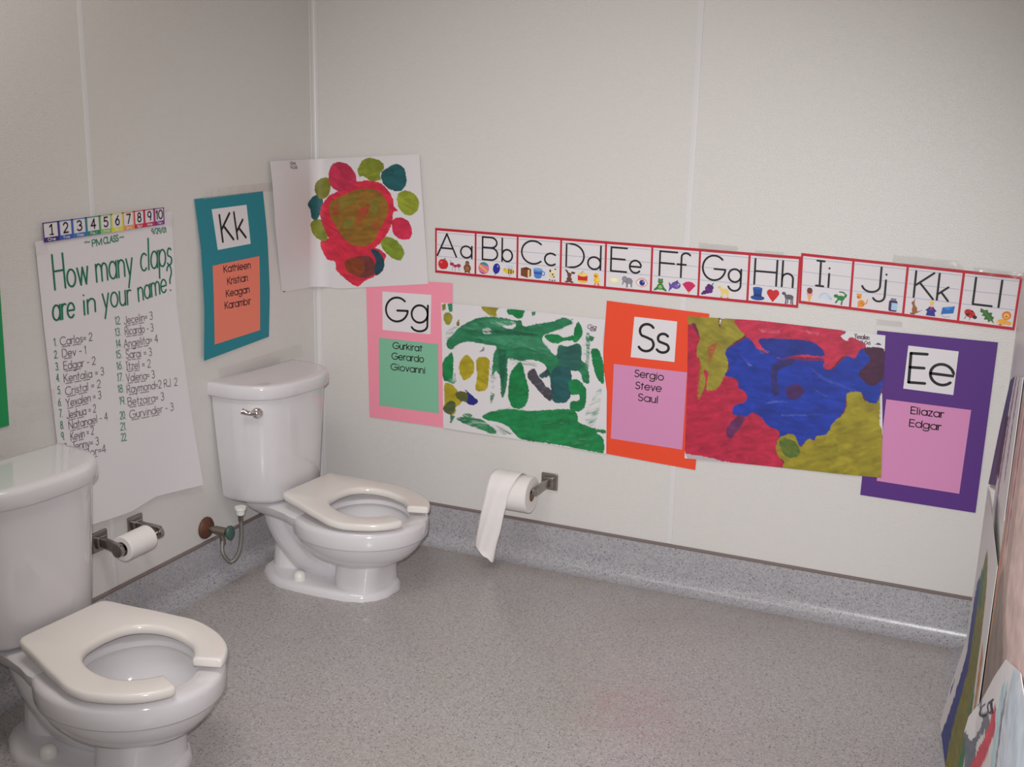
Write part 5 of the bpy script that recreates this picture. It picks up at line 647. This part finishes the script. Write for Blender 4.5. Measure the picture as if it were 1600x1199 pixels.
PIC = {
 'apple': [EL(-.12, 0, .72, .78, RD), EL(.2, 0, .68, .74, RD), EL(-.3, .3, .2, .16, (236, 110, 100)), (GN, [(.05, .75), (.35, 1), (.5, .8), (.2, .68)])],
 'ant': [EL(-.55, .15, .36, .26, (176, 40, 90)), EL(0, -.1, .34, .22, (176, 40, 90)), EL(.6, 0, .38, .28, (176, 40, 90)), (DK, [(-.4, -.2), (-.34, -.2), (-.5, -.8), (-.56, -.8)]), (DK, [(0, -.3), (.06, -.3), (.02, -.9), (-.04, -.9)]), (DK, [(.5, -.2), (.56, -.2), (.8, -.8), (.74, -.8)]), (DK, [(-.7, .35), (-.66, .38), (-.85, .8), (-.9, .78)])],
 'bear': [EL(0, -.25, .62, .62, BR), EL(0, .5, .34, .36, BR), EL(0, -.3, .34, .38, (160, 104, 66)), EL(-.32, -.86, .18, .12, BR), EL(.32, -.86, .18, .12, BR), EL(0, .42, .16, .12, (170, 116, 80))],
 'ball': [EL(0, 0, .9, .9, (228, 120, 150)), EL(0, 0, .9, .9, (60, 140, 150), 20, 140), (YE, [(-.85, .35), (.5, -.6), (.62, -.42), (-.72, .56)]), EL(0, 0, .9, .9, (70, 60, 140), 215, 285)],
 'balloon': [EL(.05, .1, .58, .8, (36, 36, 150), rot=-12), EL(.25, .45, .12, .2, (140, 140, 220)), ((36, 36, 150), [(-.16, -.68), (.0, -.64), (-.12, -.84), (-.26, -.82)]), (GY, [(-.16, -.82), (-.12, -.82), (-.2, -1), (-.24, -1)])],
 'bee': [EL(-.1, .55, .34, .3, (200, 215, 235)), EL(.4, .5, .34, .3, (200, 215, 235)), EL(.15, -.15, .75, .42, YE), EL(-.6, 0, .32, .34, YE), (DK, [(-.05, .26), (.1, .27), (.08, -.56), (-.07, -.55)]), (DK, [(.3, .24), (.46, .2), (.46, -.5), (.28, -.54)]), (DK, [(.66, .12), (.8, .04), (.8, -.34), (.66, -.42)]), EL(-.7, .08, .06, .06, DK), (DK, [(.0, -.75), (.3, -.75), (.3, -.82), (0, -.82)])],
 'cake': [((124, 66, 28), [(-.8, .5), (.1, .75), (.85, .5), (.85, -.55), (.3, -.85), (-.8, -.6)]), ((232, 210, 150), [(.32, .35), (.6, .5), (.6, -.72), (.32, -.84)]), ((96, 48, 20), [(-.8, .5), (.1, .75), (.85, .5), (.25, .3)])],
 'cup': [EL(.72, 0, .3, .36, (70, 128, 204)), EL(.72, 0, .17, .22, (218, 212, 216)), ((70, 128, 204), [(-.85, .55), (.6, .55), (.45, -.6), (.15, -.8), (-.4, -.8), (-.7, -.6)]), EL(-.12, .55, .73, .22, (120, 170, 226)), ((46, 70, 160), [(-.8, .1), (.55, .1), (.5, -.12), (-.76, -.12)])],
 'cow': [EL(.05, -.1, .5, .55, (232, 214, 160)), EL(.3, .45, .38, .36, (240, 226, 180)), EL(-.25, .5, .14, .2, DK), EL(.55, .8, .14, .1, DK), EL(.15, 0, .12, .14, DK), EL(.35, -.35, .12, .1, DK), EL(-.3, -.85, .12, .1, DK), EL(.1, -.9, .12, .1, DK), EL(.5, -.85, .12, .1, DK)],
 'dog': [EL(0, -.5, .42, .42, (112, 66, 56)), EL(0, .15, .34, .34, (112, 66, 56)), ((96, 52, 44), [(-.3, .3), (-.75, .95), (-.35, .85), (-.05, .45)]), ((96, 52, 44), [(.25, .35), (.35, .7), (.95, .6), (.8, .35)]), EL(-.4, -.86, .28, .12, (96, 52, 44)), EL(.42, -.86, .28, .12, (96, 52, 44))],
 'drum': [(RD, [(-.75, .4), (.75, .4), (.75, -.55), (.3, -.75), (-.3, -.75), (-.75, -.55)]), EL(0, .4, .77, .3, (244, 214, 120)), (YE, [(-.75, -.48), (.75, -.48), (.75, -.62), (.3, -.82), (-.3, -.82), (-.75, -.62)]), (BR, [(-.4, .35), (-.3, .42), (.1, .85), (.02, .9)])],
 'duck': [EL(.1, -.25, .5, .45, YE), EL(0, .42, .38, .38, YE), EL(-.1, .32, .26, .16, (228, 110, 40)), ((236, 120, 50), [(-.1, -.6), (0, -.6), (-.05, -1), (-.35, -1)]), ((236, 120, 50), [(.25, -.6), (.35, -.6), (.6, -1), (.2, -1)]), EL(.3, -.2, .3, .2, (250, 216, 90))],
 'egg': [EL(0, 0, .75, .42, (240, 232, 176)), EL(0, .05, .5, .25, (248, 244, 214))],
 'elephant': [EL(.1, .05, .62, .5, GY), EL(-.5, .3, .4, .42, (126, 122, 130)), EL(-.5, .3, .28, .3, (150, 146, 156)), (GY, [(-.75, .1), (-.55, 0), (-.7, -.5), (-.9, -.6)]), (GY, [(-.25, -.2), (.0, -.2), (0, -.9), (-.25, -.9)]), (GY, [(.4, -.2), (.65, -.2), (.65, -.8), (.42, -.8)]), ((240, 236, 240), [(.1, -.3), (.25, -.3), (.3, -.7), (.15, -.6)])],
 'eye': [((226, 160, 150), [(-.95, 0), (-.5, .55), (.1, .72), (.6, .5), (.95, -.05), (.5, -.5), (0, -.66), (-.55, -.45)]), ((240, 236, 240), [(-.8, 0), (-.4, .38), (.1, .5), (.5, .35), (.8, -.05), (.4, -.4), (0, -.5), (-.5, -.35)]), EL(.05, 0, .42, .42, (40, 60, 150)), EL(.05, 0, .18, .18, DK), EL(.2, .15, .08, .08, (240, 240, 244))],
 'frog': [EL(0, -.3, .5, .45, GN), EL(0, .4, .4, .32, (60, 150, 70)), EL(-.2, .72, .16, .16, GN), EL(.2, .72, .16, .16, GN), (GN, [(-.4, -.2), (-.95, -.75), (-.9, -.95), (-.3, -.7)]), (GN, [(.4, -.2), (.95, -.75), (.9, -.95), (.3, -.7)]), EL(0, .28, .26, .12, (150, 60, 60)), EL(0, -.35, .28, .26, (150, 190, 110))],
 'fish': [EL(.2, .1, .68, .52, PU), (PU, [(-.35, .05), (-.9, .5), (-.75, -.2), (-.85, -.9), (-.3, -.3)]), ((84, 62, 140), [(-.1, .5), (.4, .85), (.55, .5)]), EL(.55, .25, .1, .1, (236, 232, 240)), EL(.3, 0, .3, .2, (134, 110, 186))],
 'fan': [((206, 32, 96), [(-.95, .35), (-.5, .7), (0, .8), (.5, .7), (.95, .3), (.1, -.7), (-.1, -.7)]), ((230, 176, 90), [(-.16, -.62), (.16, -.62), (0, -1)])],
 'grapes': [EL(-.5, -.5, .3, .28, (84, 24, 110)), EL(-.1, -.3, .36, .34, (84, 24, 110)), EL(.3, -.2, .36, .34, (100, 34, 124)), EL(-.1, .1, .36, .32, (100, 34, 124)), EL(.4, .25, .36, .34, (84, 24, 110)), EL(.1, .45, .32, .28, (84, 24, 110)), EL(-.8, -.7, .18, .16, (84, 24, 110)), (GN, [(.4, .6), (.7, .95), (.8, .9), (.55, .5)])],
 'goat': four((236, 208, 120), (110, 80, 40)),
 'hat': [((28, 70, 150), [(-.7, .75), (.6, .75), (.5, -.4), (-.5, -.4)]), EL(0, -.55, .95, .34, (28, 70, 150)), ((18, 46, 110), [(-.58, -.05), (.54, -.05), (.52, -.35), (-.52, -.35)]), EL(-.05, .75, .66, .18, (44, 92, 176))],
 'heart': [EL(-.38, .3, .46, .46, RD), EL(.38, .3, .46, .46, RD), (RD, [(-.80, .12), (0, .3), (.80, .12), (.45, -.4), (0, -.95), (-.45, -.4)])],
 'horse': four((96, 92, 100), DK),
 'ice_cream': [((236, 180, 90), [(-.3, -.1), (.36, -.1), (.12, -1), (-.06, -1)]), EL(.03, .1, .42, .32, (240, 150, 180)), EL(.03, .5, .38, .42, (112, 56, 36))],
 'igloo': [EL(0, -.4, .8, .9, (190, 204, 224), 0, 180), EL(0, -.4, .6, .72, (212, 218, 232), 0, 180), ((190, 204, 224), [(.6, -.4), (1, -.4), (1, -.1), (.7, 0)]), ((224, 226, 236), [(-.9, -.4), (1, -.4), (1, -.5), (-.9, -.5)])],
 'iguana': [EL(.1, .0, .5, .34, GN), EL(-.55, .2, .32, .24, GN), (GN, [(.3, .1), (.75, .1), (.9, .5), (.4, .9), (-.2, .9), (-.2, .75), (.4, .7), (.6, .45)]), (GN, [(-.3, -.1), (-.1, -.2), (-.5, -.8), (-.7, -.7)]), (GN, [(.2, -.2), (.4, -.2), (.3, -.95), (.1, -.9)]), EL(-.6, .3, .06, .06, DK)],
 'jaguar': [EL(.05, -.4, .45, .5, OR), EL(-.3, .5, .32, .34, OR), EL(-.5, .82, .12, .12, OR), EL(-.08, .82, .12, .12, OR), (OR, [(-.4, -.1), (-.15, -.1), (-.2, -.95), (-.42, -.95)]), (OR, [(.4, -.6), (.8, -.3), (.85, .3), (.75, .3), (.66, -.2), (.4, -.4)]), EL(-.4, .42, .1, .07, DK), EL(.1, -.3, .1, .1, (190, 110, 40)), EL(.3, -.5, .1, .1, (190, 110, 40))],
 'jar': [((70, 36, 90), [(-.45, .5), (.45, .5), (.55, .3), (.55, -.8), (.4, -.95), (-.4, -.95), (-.55, -.8), (-.55, .3)]), ((120, 130, 140), [(-.35, .8), (.35, .8), (.35, .5), (-.35, .5)]), ((170, 205, 232), [(-.2, .2), (.55, .2), (.55, -.75), (-.2, -.75)])],
 'kangaroo': [EL(0, -.35, .34, .5, (156, 98, 56)), EL(-.25, .5, .2, .24, (156, 98, 56)), ((156, 98, 56), [(-.35, .4), (-.05, .4), (.2, -.1), (-.25, -.1)]), ((156, 98, 56), [(-.2, .65), (-.1, .65), (-.05, 1), (-.2, 1)]), ((156, 98, 56), [(.2, -.6), (.95, -.3), (1, -.2), (.2, -.85)]), EL(-.2, -.88, .35, .12, (140, 84, 46))],
 'king': [((46, 50, 140), [(-.3, .3), (.3, .3), (.6, -.9), (-.6, -.9)]), EL(0, .5, .24, .26, (236, 190, 160)), (YE, [(-.25, .7), (.25, .7), (.25, 1), (-.25, 1)]), ((46, 50, 140), [(-.3, .2), (-.7, -.2), (-.5, -.35), (-.1, .0)]), ((46, 50, 140), [(.3, .2), (.7, -.2), (.5, -.35), (.1, 0)]), EL(0, 0, .16, .2, (170, 40, 80))],
 'kite': [((34, 110, 190), [(-.7, .4), (.8, .75), (.7, -.2), (-.8, -.5)]), ((60, 140, 214), [(-.7, .4), (.8, .75), (0, .1)]), (GY, [(-.8, -.5), (-.4, -.8), (.1, -.75), (.1, -.8), (-.4, -.86), (-.85, -.54)]), (GY, [(.1, -.6), (.4, -.8), (.4, -.85), (.1, -.66)])],
 'ladybug': [EL(-.05, .05, .72, .5, RD, rot=-25), EL(.6, -.35, .26, .24, DK), (DK, [(-.6, .45), (-.55, .5), (.45, -.2), (.4, -.28)]), EL(-.3, -.1, .22, .18, DK), EL(.2, .35, .14, .12, DK), (DK, [(-.5, -.3), (-.44, -.34), (-.6, -.75), (-.66, -.72)]), (DK, [(0, -.4), (.06, -.42), (0, -.8), (-.06, -.8)])],
 'leaf': [((60, 110, 50), [(-.9, .9), (-.3, .7), (-.1, .85), (.1, .45), (.55, .5), (.5, .1), (.85, -.1), (.7, -.4), (.95, -.9), (.5, -.55), (.2, -.8), (.1, -.45), (-.35, -.5), (-.25, -.1), (-.7, 0), (-.5, .3), (-.9, .4)]), ((90, 140, 70), [(-.7, .75), (-.6, .8), (.6, -.5), (.5, -.55)])],
 'lion': [EL(.2, .35, .55, .55, (226, 120, 30)), EL(.2, .3, .36, .36, (246, 186, 90)), EL(-.1, -.5, .7, .35, (240, 176, 70)), EL(-.75, -.65, .2, .16, (246, 200, 120)), EL(.2, .22, .1, .08, DK), EL(.6, -.6, .3, .25, (240, 176, 70)), EL(-.4, -.9, .2, .08, (200, 60, 50))],
}
ORDER = {'A': 'apple ant bear', 'B': 'ball balloon bee', 'C': 'cake cup cow', 'D': 'dog drum duck', 'E': 'egg elephant eye', 'F': 'frog fish fan', 'G': 'grapes goat', 'H': 'hat heart horse', 'I': 'ice_cream igloo iguana', 'J': 'jaguar jar', 'K': 'kangaroo king kite', 'L': 'ladybug leaf lion'}
def alphabet(key, letters, label):
    sh = Sheet(key, 'alphabet_strip', M_PAPER, 32, 4, lift=lambda q, t: .0012 * math.sin(q * 9)); tag(sh.ob, label, 'alphabet strip', 'alphabet strips')
    n = len(letters); V = []; F = []; V1 = []; F1 = []; V2 = []; F2 = []
    def rc(s0, s1, t0, t1, V, F):
        m = max(1, int((s1 - s0) * n * 4)); k = len(V)
        for i in range(m + 1): V += [sq(sh, s0 + (s1 - s0) * i / m, t0), sq(sh, s0 + (s1 - s0) * i / m, t1)]
        for i in range(m): F.append((k + 2 * i, k + 2 * i + 2, k + 2 * i + 3, k + 2 * i + 1))
    rc(0, 1, 0, .056, V, F); rc(0, 1, .944, 1, V, F); rc(0, .042 / n, .056, .944, V, F); rc(1 - .042 / n, 1, .056, .944, V, F)
    for i in range(1, n): rc((i - .022) / n, (i + .022) / n, .056, .944, V, F)
    for i in range(n):
        for t_ in (.90, .635, .375): rc((i + .03) / n, (i + .97) / n, t_ - .004, t_ + .004, V1, F1)
        for ch, s0, s1 in CELLS[letters[i]]:
            a, b = (i + s0) / n, (i + s1) / n; V2 = []; F2 = []
            place_text(ch, sq(sh, a, .395), sq(sh, b, .395), sq(sh, a, .885), .0054, .52, V2, F2); sh.flat('printed_letter', V2, F2, flat(COL['ink']), .0009)
    sh.flat('red_border', V, F, flat((190, 22, 44)), .0005, label='red border'); sh.flat('guide_lines', V1, F1, flat((150, 160, 190)), .0006)
    for i in range(n):
        names = ORDER[letters[i]].split()
        for j, nm in enumerate(names):
            s = {3: (.20, .50, .80), 2: (.20, .52) if letters[i] == 'G' else (.20, .80)}[len(names)][j]
            hs, ht = .145 / n, .145; V = []; F = []; idx = []; ms = []; dd = []
            for q, (c, pl) in enumerate(PIC[nm]):
                k = len(V); V += [sq(sh, (i + s) / n + x * hs, .205 + y * ht) for x, y in pl]; dd += [.0005 + .00004 * q] * len(pl); F.append(tuple(range(k, k + len(pl)))); ms.append(flat(c)); idx.append(q)
            sh.flat(nm + '_picture', V, F, ms, dd, idx=idx)
    return sh
a1 = alphabet('A1', 'ABCDEFGH', 'red-bordered alphabet strip running from A to H on the back wall')
a2 = alphabet('A2', 'IJKL', 'shorter red-bordered alphabet strip running from I to L on the back wall')
for sh_, k_ in ((a1, 'A1'), (a2, 'A2'), (pk, 'K'), (cp_, 'C')):
    for q in D[k_].get('tapes', []): sh_.tape(q)
# ------------------------------------------------------------------ children's paintings
def vnoise(x, y, seed=0):
    rs = np.random.RandomState(seed); G = rs.rand(64, 64); xi = np.floor(x).astype(int); yi = np.floor(y).astype(int); fx = x - xi; fy = y - yi; fx = fx * fx * (3 - 2 * fx); fy = fy * fy * (3 - 2 * fy)
    g = lambda a, b: G[a % 64, b % 64]; return (g(xi, yi) * (1 - fx) + g(xi + 1, yi) * fx) * (1 - fy) + (g(xi, yi + 1) * (1 - fx) + g(xi + 1, yi + 1) * fx) * fy
def inside(x, y, P):
    r = np.zeros(x.shape, bool); n = len(P)
    for i in range(n):
        x0, y0 = P[i]; x1, y1 = P[(i + 1) % n]
        if y0 == y1: continue
        r ^= ((y0 > y) != (y1 > y)) & (x < (x1 - x0) * (y - y0) / (y1 - y0) + x0)
    return r
def rounded(P):
    return [tuple(p) for p in catmull(P, 4, True)] if len(P) > 4 else P
def paint(ob, uv, polys, N, seed=1, rough=.0012):
    """pigment layer: which colour each point of the sheet was painted"""
    x, y = uv[..., 0], uv[..., 1]
    wx = x + (vnoise(x * 160 + 50, y * 160 + 50, seed) - .5) * rough * 1.6 + (vnoise(x * 420 + 9, y * 420 + 5, seed + 1) - .5) * rough; wy = y + (vnoise(x * 160 + 20, y * 160 + 70, seed + 2) - .5) * rough * 1.6 + (vnoise(x * 420, y * 420, seed + 3) - .5) * rough
    C = np.zeros(x.shape + (4,)); C[..., :3] = lin((218, 212, 216))
    for k, (c, dry, P) in enumerate(polys):
        m = inside(wx, wy, rounded(P)).astype(float)
        if c == 'white': C[..., 3] *= 1 - m * (1 if dry < .3 else .6); continue
        ang = .5 * math.sin(k * 2.4); a = x * math.cos(ang) + y * math.sin(ang); b = -x * math.sin(ang) + y * math.cos(ang)
        st = vnoise(a * 55 + k * 7, b * 380 + k * 3, 11 + k) * .6 + vnoise(a * 25 + k, b * 160 + 5, 31 + k) * .4
        cov = m * np.clip(1 - np.clip((dry * 1.25 - st) * 3.0 * dry, 0, 1) * .85, 0, 1)
        l = np.array(lin(c)) * (.72 + .34 * vnoise(a * 30 + k, b * 130, 71 + k) + .22 * vnoise(x * 40 + k, y * 40, 91 + k))[..., None]
        C[..., :3] = C[..., :3] * (1 - cov[..., None]) + l * cov[..., None]; C[..., 3] = np.maximum(C[..., 3], cov)
    at = ob.data.color_attributes.new('pigment', 'FLOAT_COLOR', 'POINT'); full = np.zeros((len(ob.data.vertices), 4), np.float32); full[:, :3] = lin((218, 212, 216)); full[:N] = C.reshape(-1, 4); at.data.foreach_set('color', full.ravel())
def painting(key, nx, ny, label, lift=None, seed=1, cat='painting'):
    sh = Sheet(key, 'finger_painting', M_PAINT, nx, ny, lift=lift); tag(sh.ob, label, cat, "children's paintings on the walls"); paint(sh.ob, sh.uv, sh.data['polys'], sh.N, seed)
    V = []; F = []
    for t, l, r, top, w, col, pt, h in sh.data['texts']: place_text(t, l, r, top, w, h, V, F)
    if V: sh.flat('handwritten_note', V, F, flat(COL['ink_purple']), .0005)
    return sh
painting('H', 270, 190, 'white painting of a red and olive heart ringed by dabs, bent across the corner', lift=lambda q, t: .006 * math.sin(q * 9 + t * 3) * max(0, .35 - q) * 2 + .003 * math.sin(t * 5), seed=3)
painting('P', 250, 190, 'white painting with broad green strokes and yellow dabs, between pink and orange posters', lift=lambda q, t: .0012 * math.sin(q * 8) * t, seed=5)
painting('B', 250, 190, 'blue, crimson and olive painting, between orange and purple posters', lift=lambda q, t: .0012 * math.sin(q * 7 + 1) * t, seed=9)
# ------------------------------------------------------------------ papers hanging on the right wall (seen almost edge on)
def free_sheet(name, E, nx, ny, polys, label, cat, seed, rough=.02, th=.0006):
    """E: top, right, bottom, left edges as 3-D polylines; painted in sheet coordinates"""
    S_, T_ = np.meshgrid(np.linspace(0, 1, nx + 1), np.linspace(0, 1, ny + 1)); X = coons(E, S_, T_); org = Vector(X.reshape(-1, 3).mean(0)); org.x = XR - .001
    n1 = nx + 1; N = n1 * (ny + 1); du = np.gradient(X, axis=1); dv = np.gradient(X, axis=0); nr = np.cross(du, dv); nr /= np.linalg.norm(nr, axis=-1, keepdims=True); nr *= np.sign(-nr[..., :1] + 1e-9)
    V = [tuple(p) for p in X.reshape(-1, 3)] + [tuple(p) for p in (X - nr * th).reshape(-1, 3)]; F = []
    for j in range(ny):
        for i in range(nx): a = j * n1 + i; F.append((a, a + n1, a + n1 + 1, a + 1))
    nf = len(F); F += [tuple(N + k for k in f[::-1]) for f in F[:nf]]
    rim = [i for i in range(n1)] + [j * n1 + nx for j in range(1, ny + 1)] + [ny * n1 + i for i in range(nx - 1, -1, -1)] + [j * n1 for j in range(ny - 1, 0, -1)]
    F += [(a, b, N + b, N + a) for a, b in zip(rim, rim[1:] + rim[:1])]
    ob = link(name, V, F, M_PAINT, smooth=True, angle=60)
    for v in ob.data.vertices: v.co -= org
    ob.location = org; tag(ob, label, cat, "children's paintings on the walls")
    paint(ob, np.stack([S_ * .5, (1 - T_) * .5], -1), [(c, d, [(p[0] * .5, (1 - p[1]) * .5) for p in P]) for c, d, P in polys], N, seed, .006)
    return ob, X
W = XR
# lower sheet: plain margin, then long blue and olive strokes
free_sheet('finger_painting', [
  [(W - .022, -.30, .545), (W - .012, -.7, .60), (W - .005, -1.25, .70)], [(W - .005, -1.25, .70), (W - .006, -1.25, .4), (W - .010, -1.25, .10)],
  [(W - .062, -.50, .012), (W - .03, -.85, .05), (W - .010, -1.25, .10)], [(W - .022, -.30, .545), (W - .024, -.36, .36), (W - .028, -.43, .20), (W - .048, -.47, .10), (W - .062, -.50, .012)]],
  90, 110, [((40, 56, 130), .15, [(.10, .42), (.22, .30), (.34, .34), (.36, 1.1), (.08, 1.1), (.14, .8)]), ((120, 116, 40), .15, [(.30, .22), (.62, .18), (.70, .45), (.66, 1.1), (.32, 1.1)]), ((40, 110, 80), .2, [(.24, .26), (.40, .20), (.42, .34), (.28, .38)]), ((40, 120, 70), .2, [(.62, .55), (.74, .5), (.78, 1.0), (.60, 1.0)]), ((190, 120, 40), .4, [(.8, .3), (.92, .3), (.94, 1), (.82, 1)]), ((30, 40, 110), .1, [(.03, .80), (.05, .80), (.05, .86), (.02, .86)])],
  'tall sheet with blue and olive strokes standing out from the right wall at the floor', 'painting', 21)
# dark blue sheet above it
free_sheet('finger_painting', [
  [(W - .003, -.26, .80), (W - .003, -.65, .89), (W - .003, -1.20, 1.0)], [(W - .003, -1.20, 1.0), (W - .003, -1.20, .9), (W - .003, -1.20, .76)],
  [(W - .022, -.30, .550), (W - .013, -.62, .645), (W - .003, -1.20, .76)], [(W - .003, -.26, .80), (W - .013, -.27, .68), (W - .022, -.30, .550)]],
  60, 50, [((62, 62, 112), .15, [(-.1, -.1), (.42, -.1), (.42, 1.1), (-.1, 1.1)]), ((30, 30, 44), .2, [(.30, .35), (.5, .35), (.5, .9), (.30, .9)]), ((150, 110, 150), .4, [(.5, .0), (.62, .0), (.62, 1.0), (.54, 1.0)]), ((120, 90, 140), .4, [(.75, .0), (.82, .0), (.82, .8), (.78, .8)])],
  'dark blue painted sheet near the back corner of the right wall', 'painting', 23)
# long streaked sheet nearer the camera
free_sheet('finger_painting', [
  [(W - .002, -1.27, 1.06), (W - .0035, -1.9, 1.10), (W - .002, -2.75, 1.16)], [(W - .002, -2.75, 1.16), (W - .002, -2.75, .8), (W - .002, -2.75, .45)],
  [(W - .002, -1.27, .34), (W - .004, -1.9, .40), (W - .002, -2.75, .45)], [(W - .002, -1.27, 1.06), (W - .004, -1.27, .7), (W - .002, -1.27, .34)]],
  120, 90, [((186, 160, 150), .1, [(-.1, -.1), (1.1, -.1), (1.1, 1.1), (-.1, 1.1)]), ((190, 76, 84), .2, [(.055, .02), (.07, .02), (.08, 1.1), (.062, 1.1)]), ((204, 138, 70), .25, [(.012, .42), (.05, .38), (.056, 1.1), (.008, 1.1)]), ((206, 172, 168), .3, [(.08, .0), (.2, .0), (.18, .5), (.09, .48)]), ((120, 90, 130), .3, [(.13, .1), (.155, .1), (.15, .36), (.135, .36)]), ((136, 118, 108), .25, [(.085, .46), (.34, .40), (1, .34), (1, 1.1), (.085, 1.1)]), ((214, 186, 180), .3, [(.22, .0), (1, .0), (1, .3), (.3, .36)])],
  'long pink and brown streaked sheet along the right wall', 'painting', 25)
# curled sheet in the right foreground
cs, X = free_sheet('finger_painting', [
  [(W - .025, -1.58, .600), (W - .014, -1.66, .668), (W - .009, -1.82, .780), (W - .008, -2.0, .885), (W - .008, -2.25, .99), (W - .008, -2.7, 1.1)], [(W - .008, -2.7, 1.1), (W - .008, -2.7, .70), (W - .008, -2.7, .40)],
  [(W - .014, -1.60, .36), (W - .012, -1.9, .37), (W - .008, -2.7, .40)], [(W - .025, -1.58, .600), (W - .028, -1.583, .578), (W - .023, -1.60, .545), (W - .018, -1.60, .48), (W - .014, -1.60, .36)]],
  170, 130, [((98, 106, 118), .05, [(.04, -.02), (.08, -.02), (.17, .085), (.30, .115), (.33, .155), (.22, .16), (.12, .185), (.11, .27), (.02, .31), (-.1, .31), (-.1, .11), (.01, .10), (.05, .16), (.12, .145), (.19, .125), (.12, .07)]), ((206, 50, 74), .1, [(.38, .09), (.43, .14), (.37, .18), (.24, .26), (.08, .40), (-.05, .5), (.03, .31), (.15, .21), (.29, .15)]), ((176, 206, 214), .35, [(.44, .03), (.50, .04), (.49, .3), (.40, .3)]), ((126, 124, 140), .3, [(.50, .02), (.525, .04), (.51, .4), (.49, .4)]), ((196, 208, 220), .35, [(.53, .0), (.9, .0), (.9, .2), (.53, .16)]), ((206, 170, 180), .4, [(.53, .17), (.9, .21), (.9, .5), (.50, .4)])],
  'curled white sheet with red and grey paint and a handwritten name, right foreground', 'painting', 27, rough=.008)
def on_sheet(q):
    ny, nx = X.shape[0] - 1, X.shape[1] - 1; i = min(nx - 1, max(0, int(q[0] * nx))); j = min(ny - 1, max(0, int(q[1] * ny))); a, b = q[0] * nx - i, q[1] * ny - j
    return X[j, i] * (1 - a) * (1 - b) + X[j, i + 1] * a * (1 - b) + X[j + 1, i] * (1 - a) * b + X[j + 1, i + 1] * a * b + np.array((-.0008, 0, 0))
st, x0, x1 = layout('Car', .6); V = []; F = []
for g_ in st:
    q_ = [((p[0] - x0) / (x1 - x0), p[1]) for p in g_]
    ribbon([((.20 + .20 * a - .098 * b) * .27, .112 - .008 * a - .0485 * b) for a, b in q_], .0042, V, F)
V = [(v[0] / .27, v[1]) for v in V]
nt = link('handwritten_note', [tuple(on_sheet(v)) for v in V], F, flat((50, 44, 70)))
for v in nt.data.vertices: v.co -= cs.location
nt.parent = cs
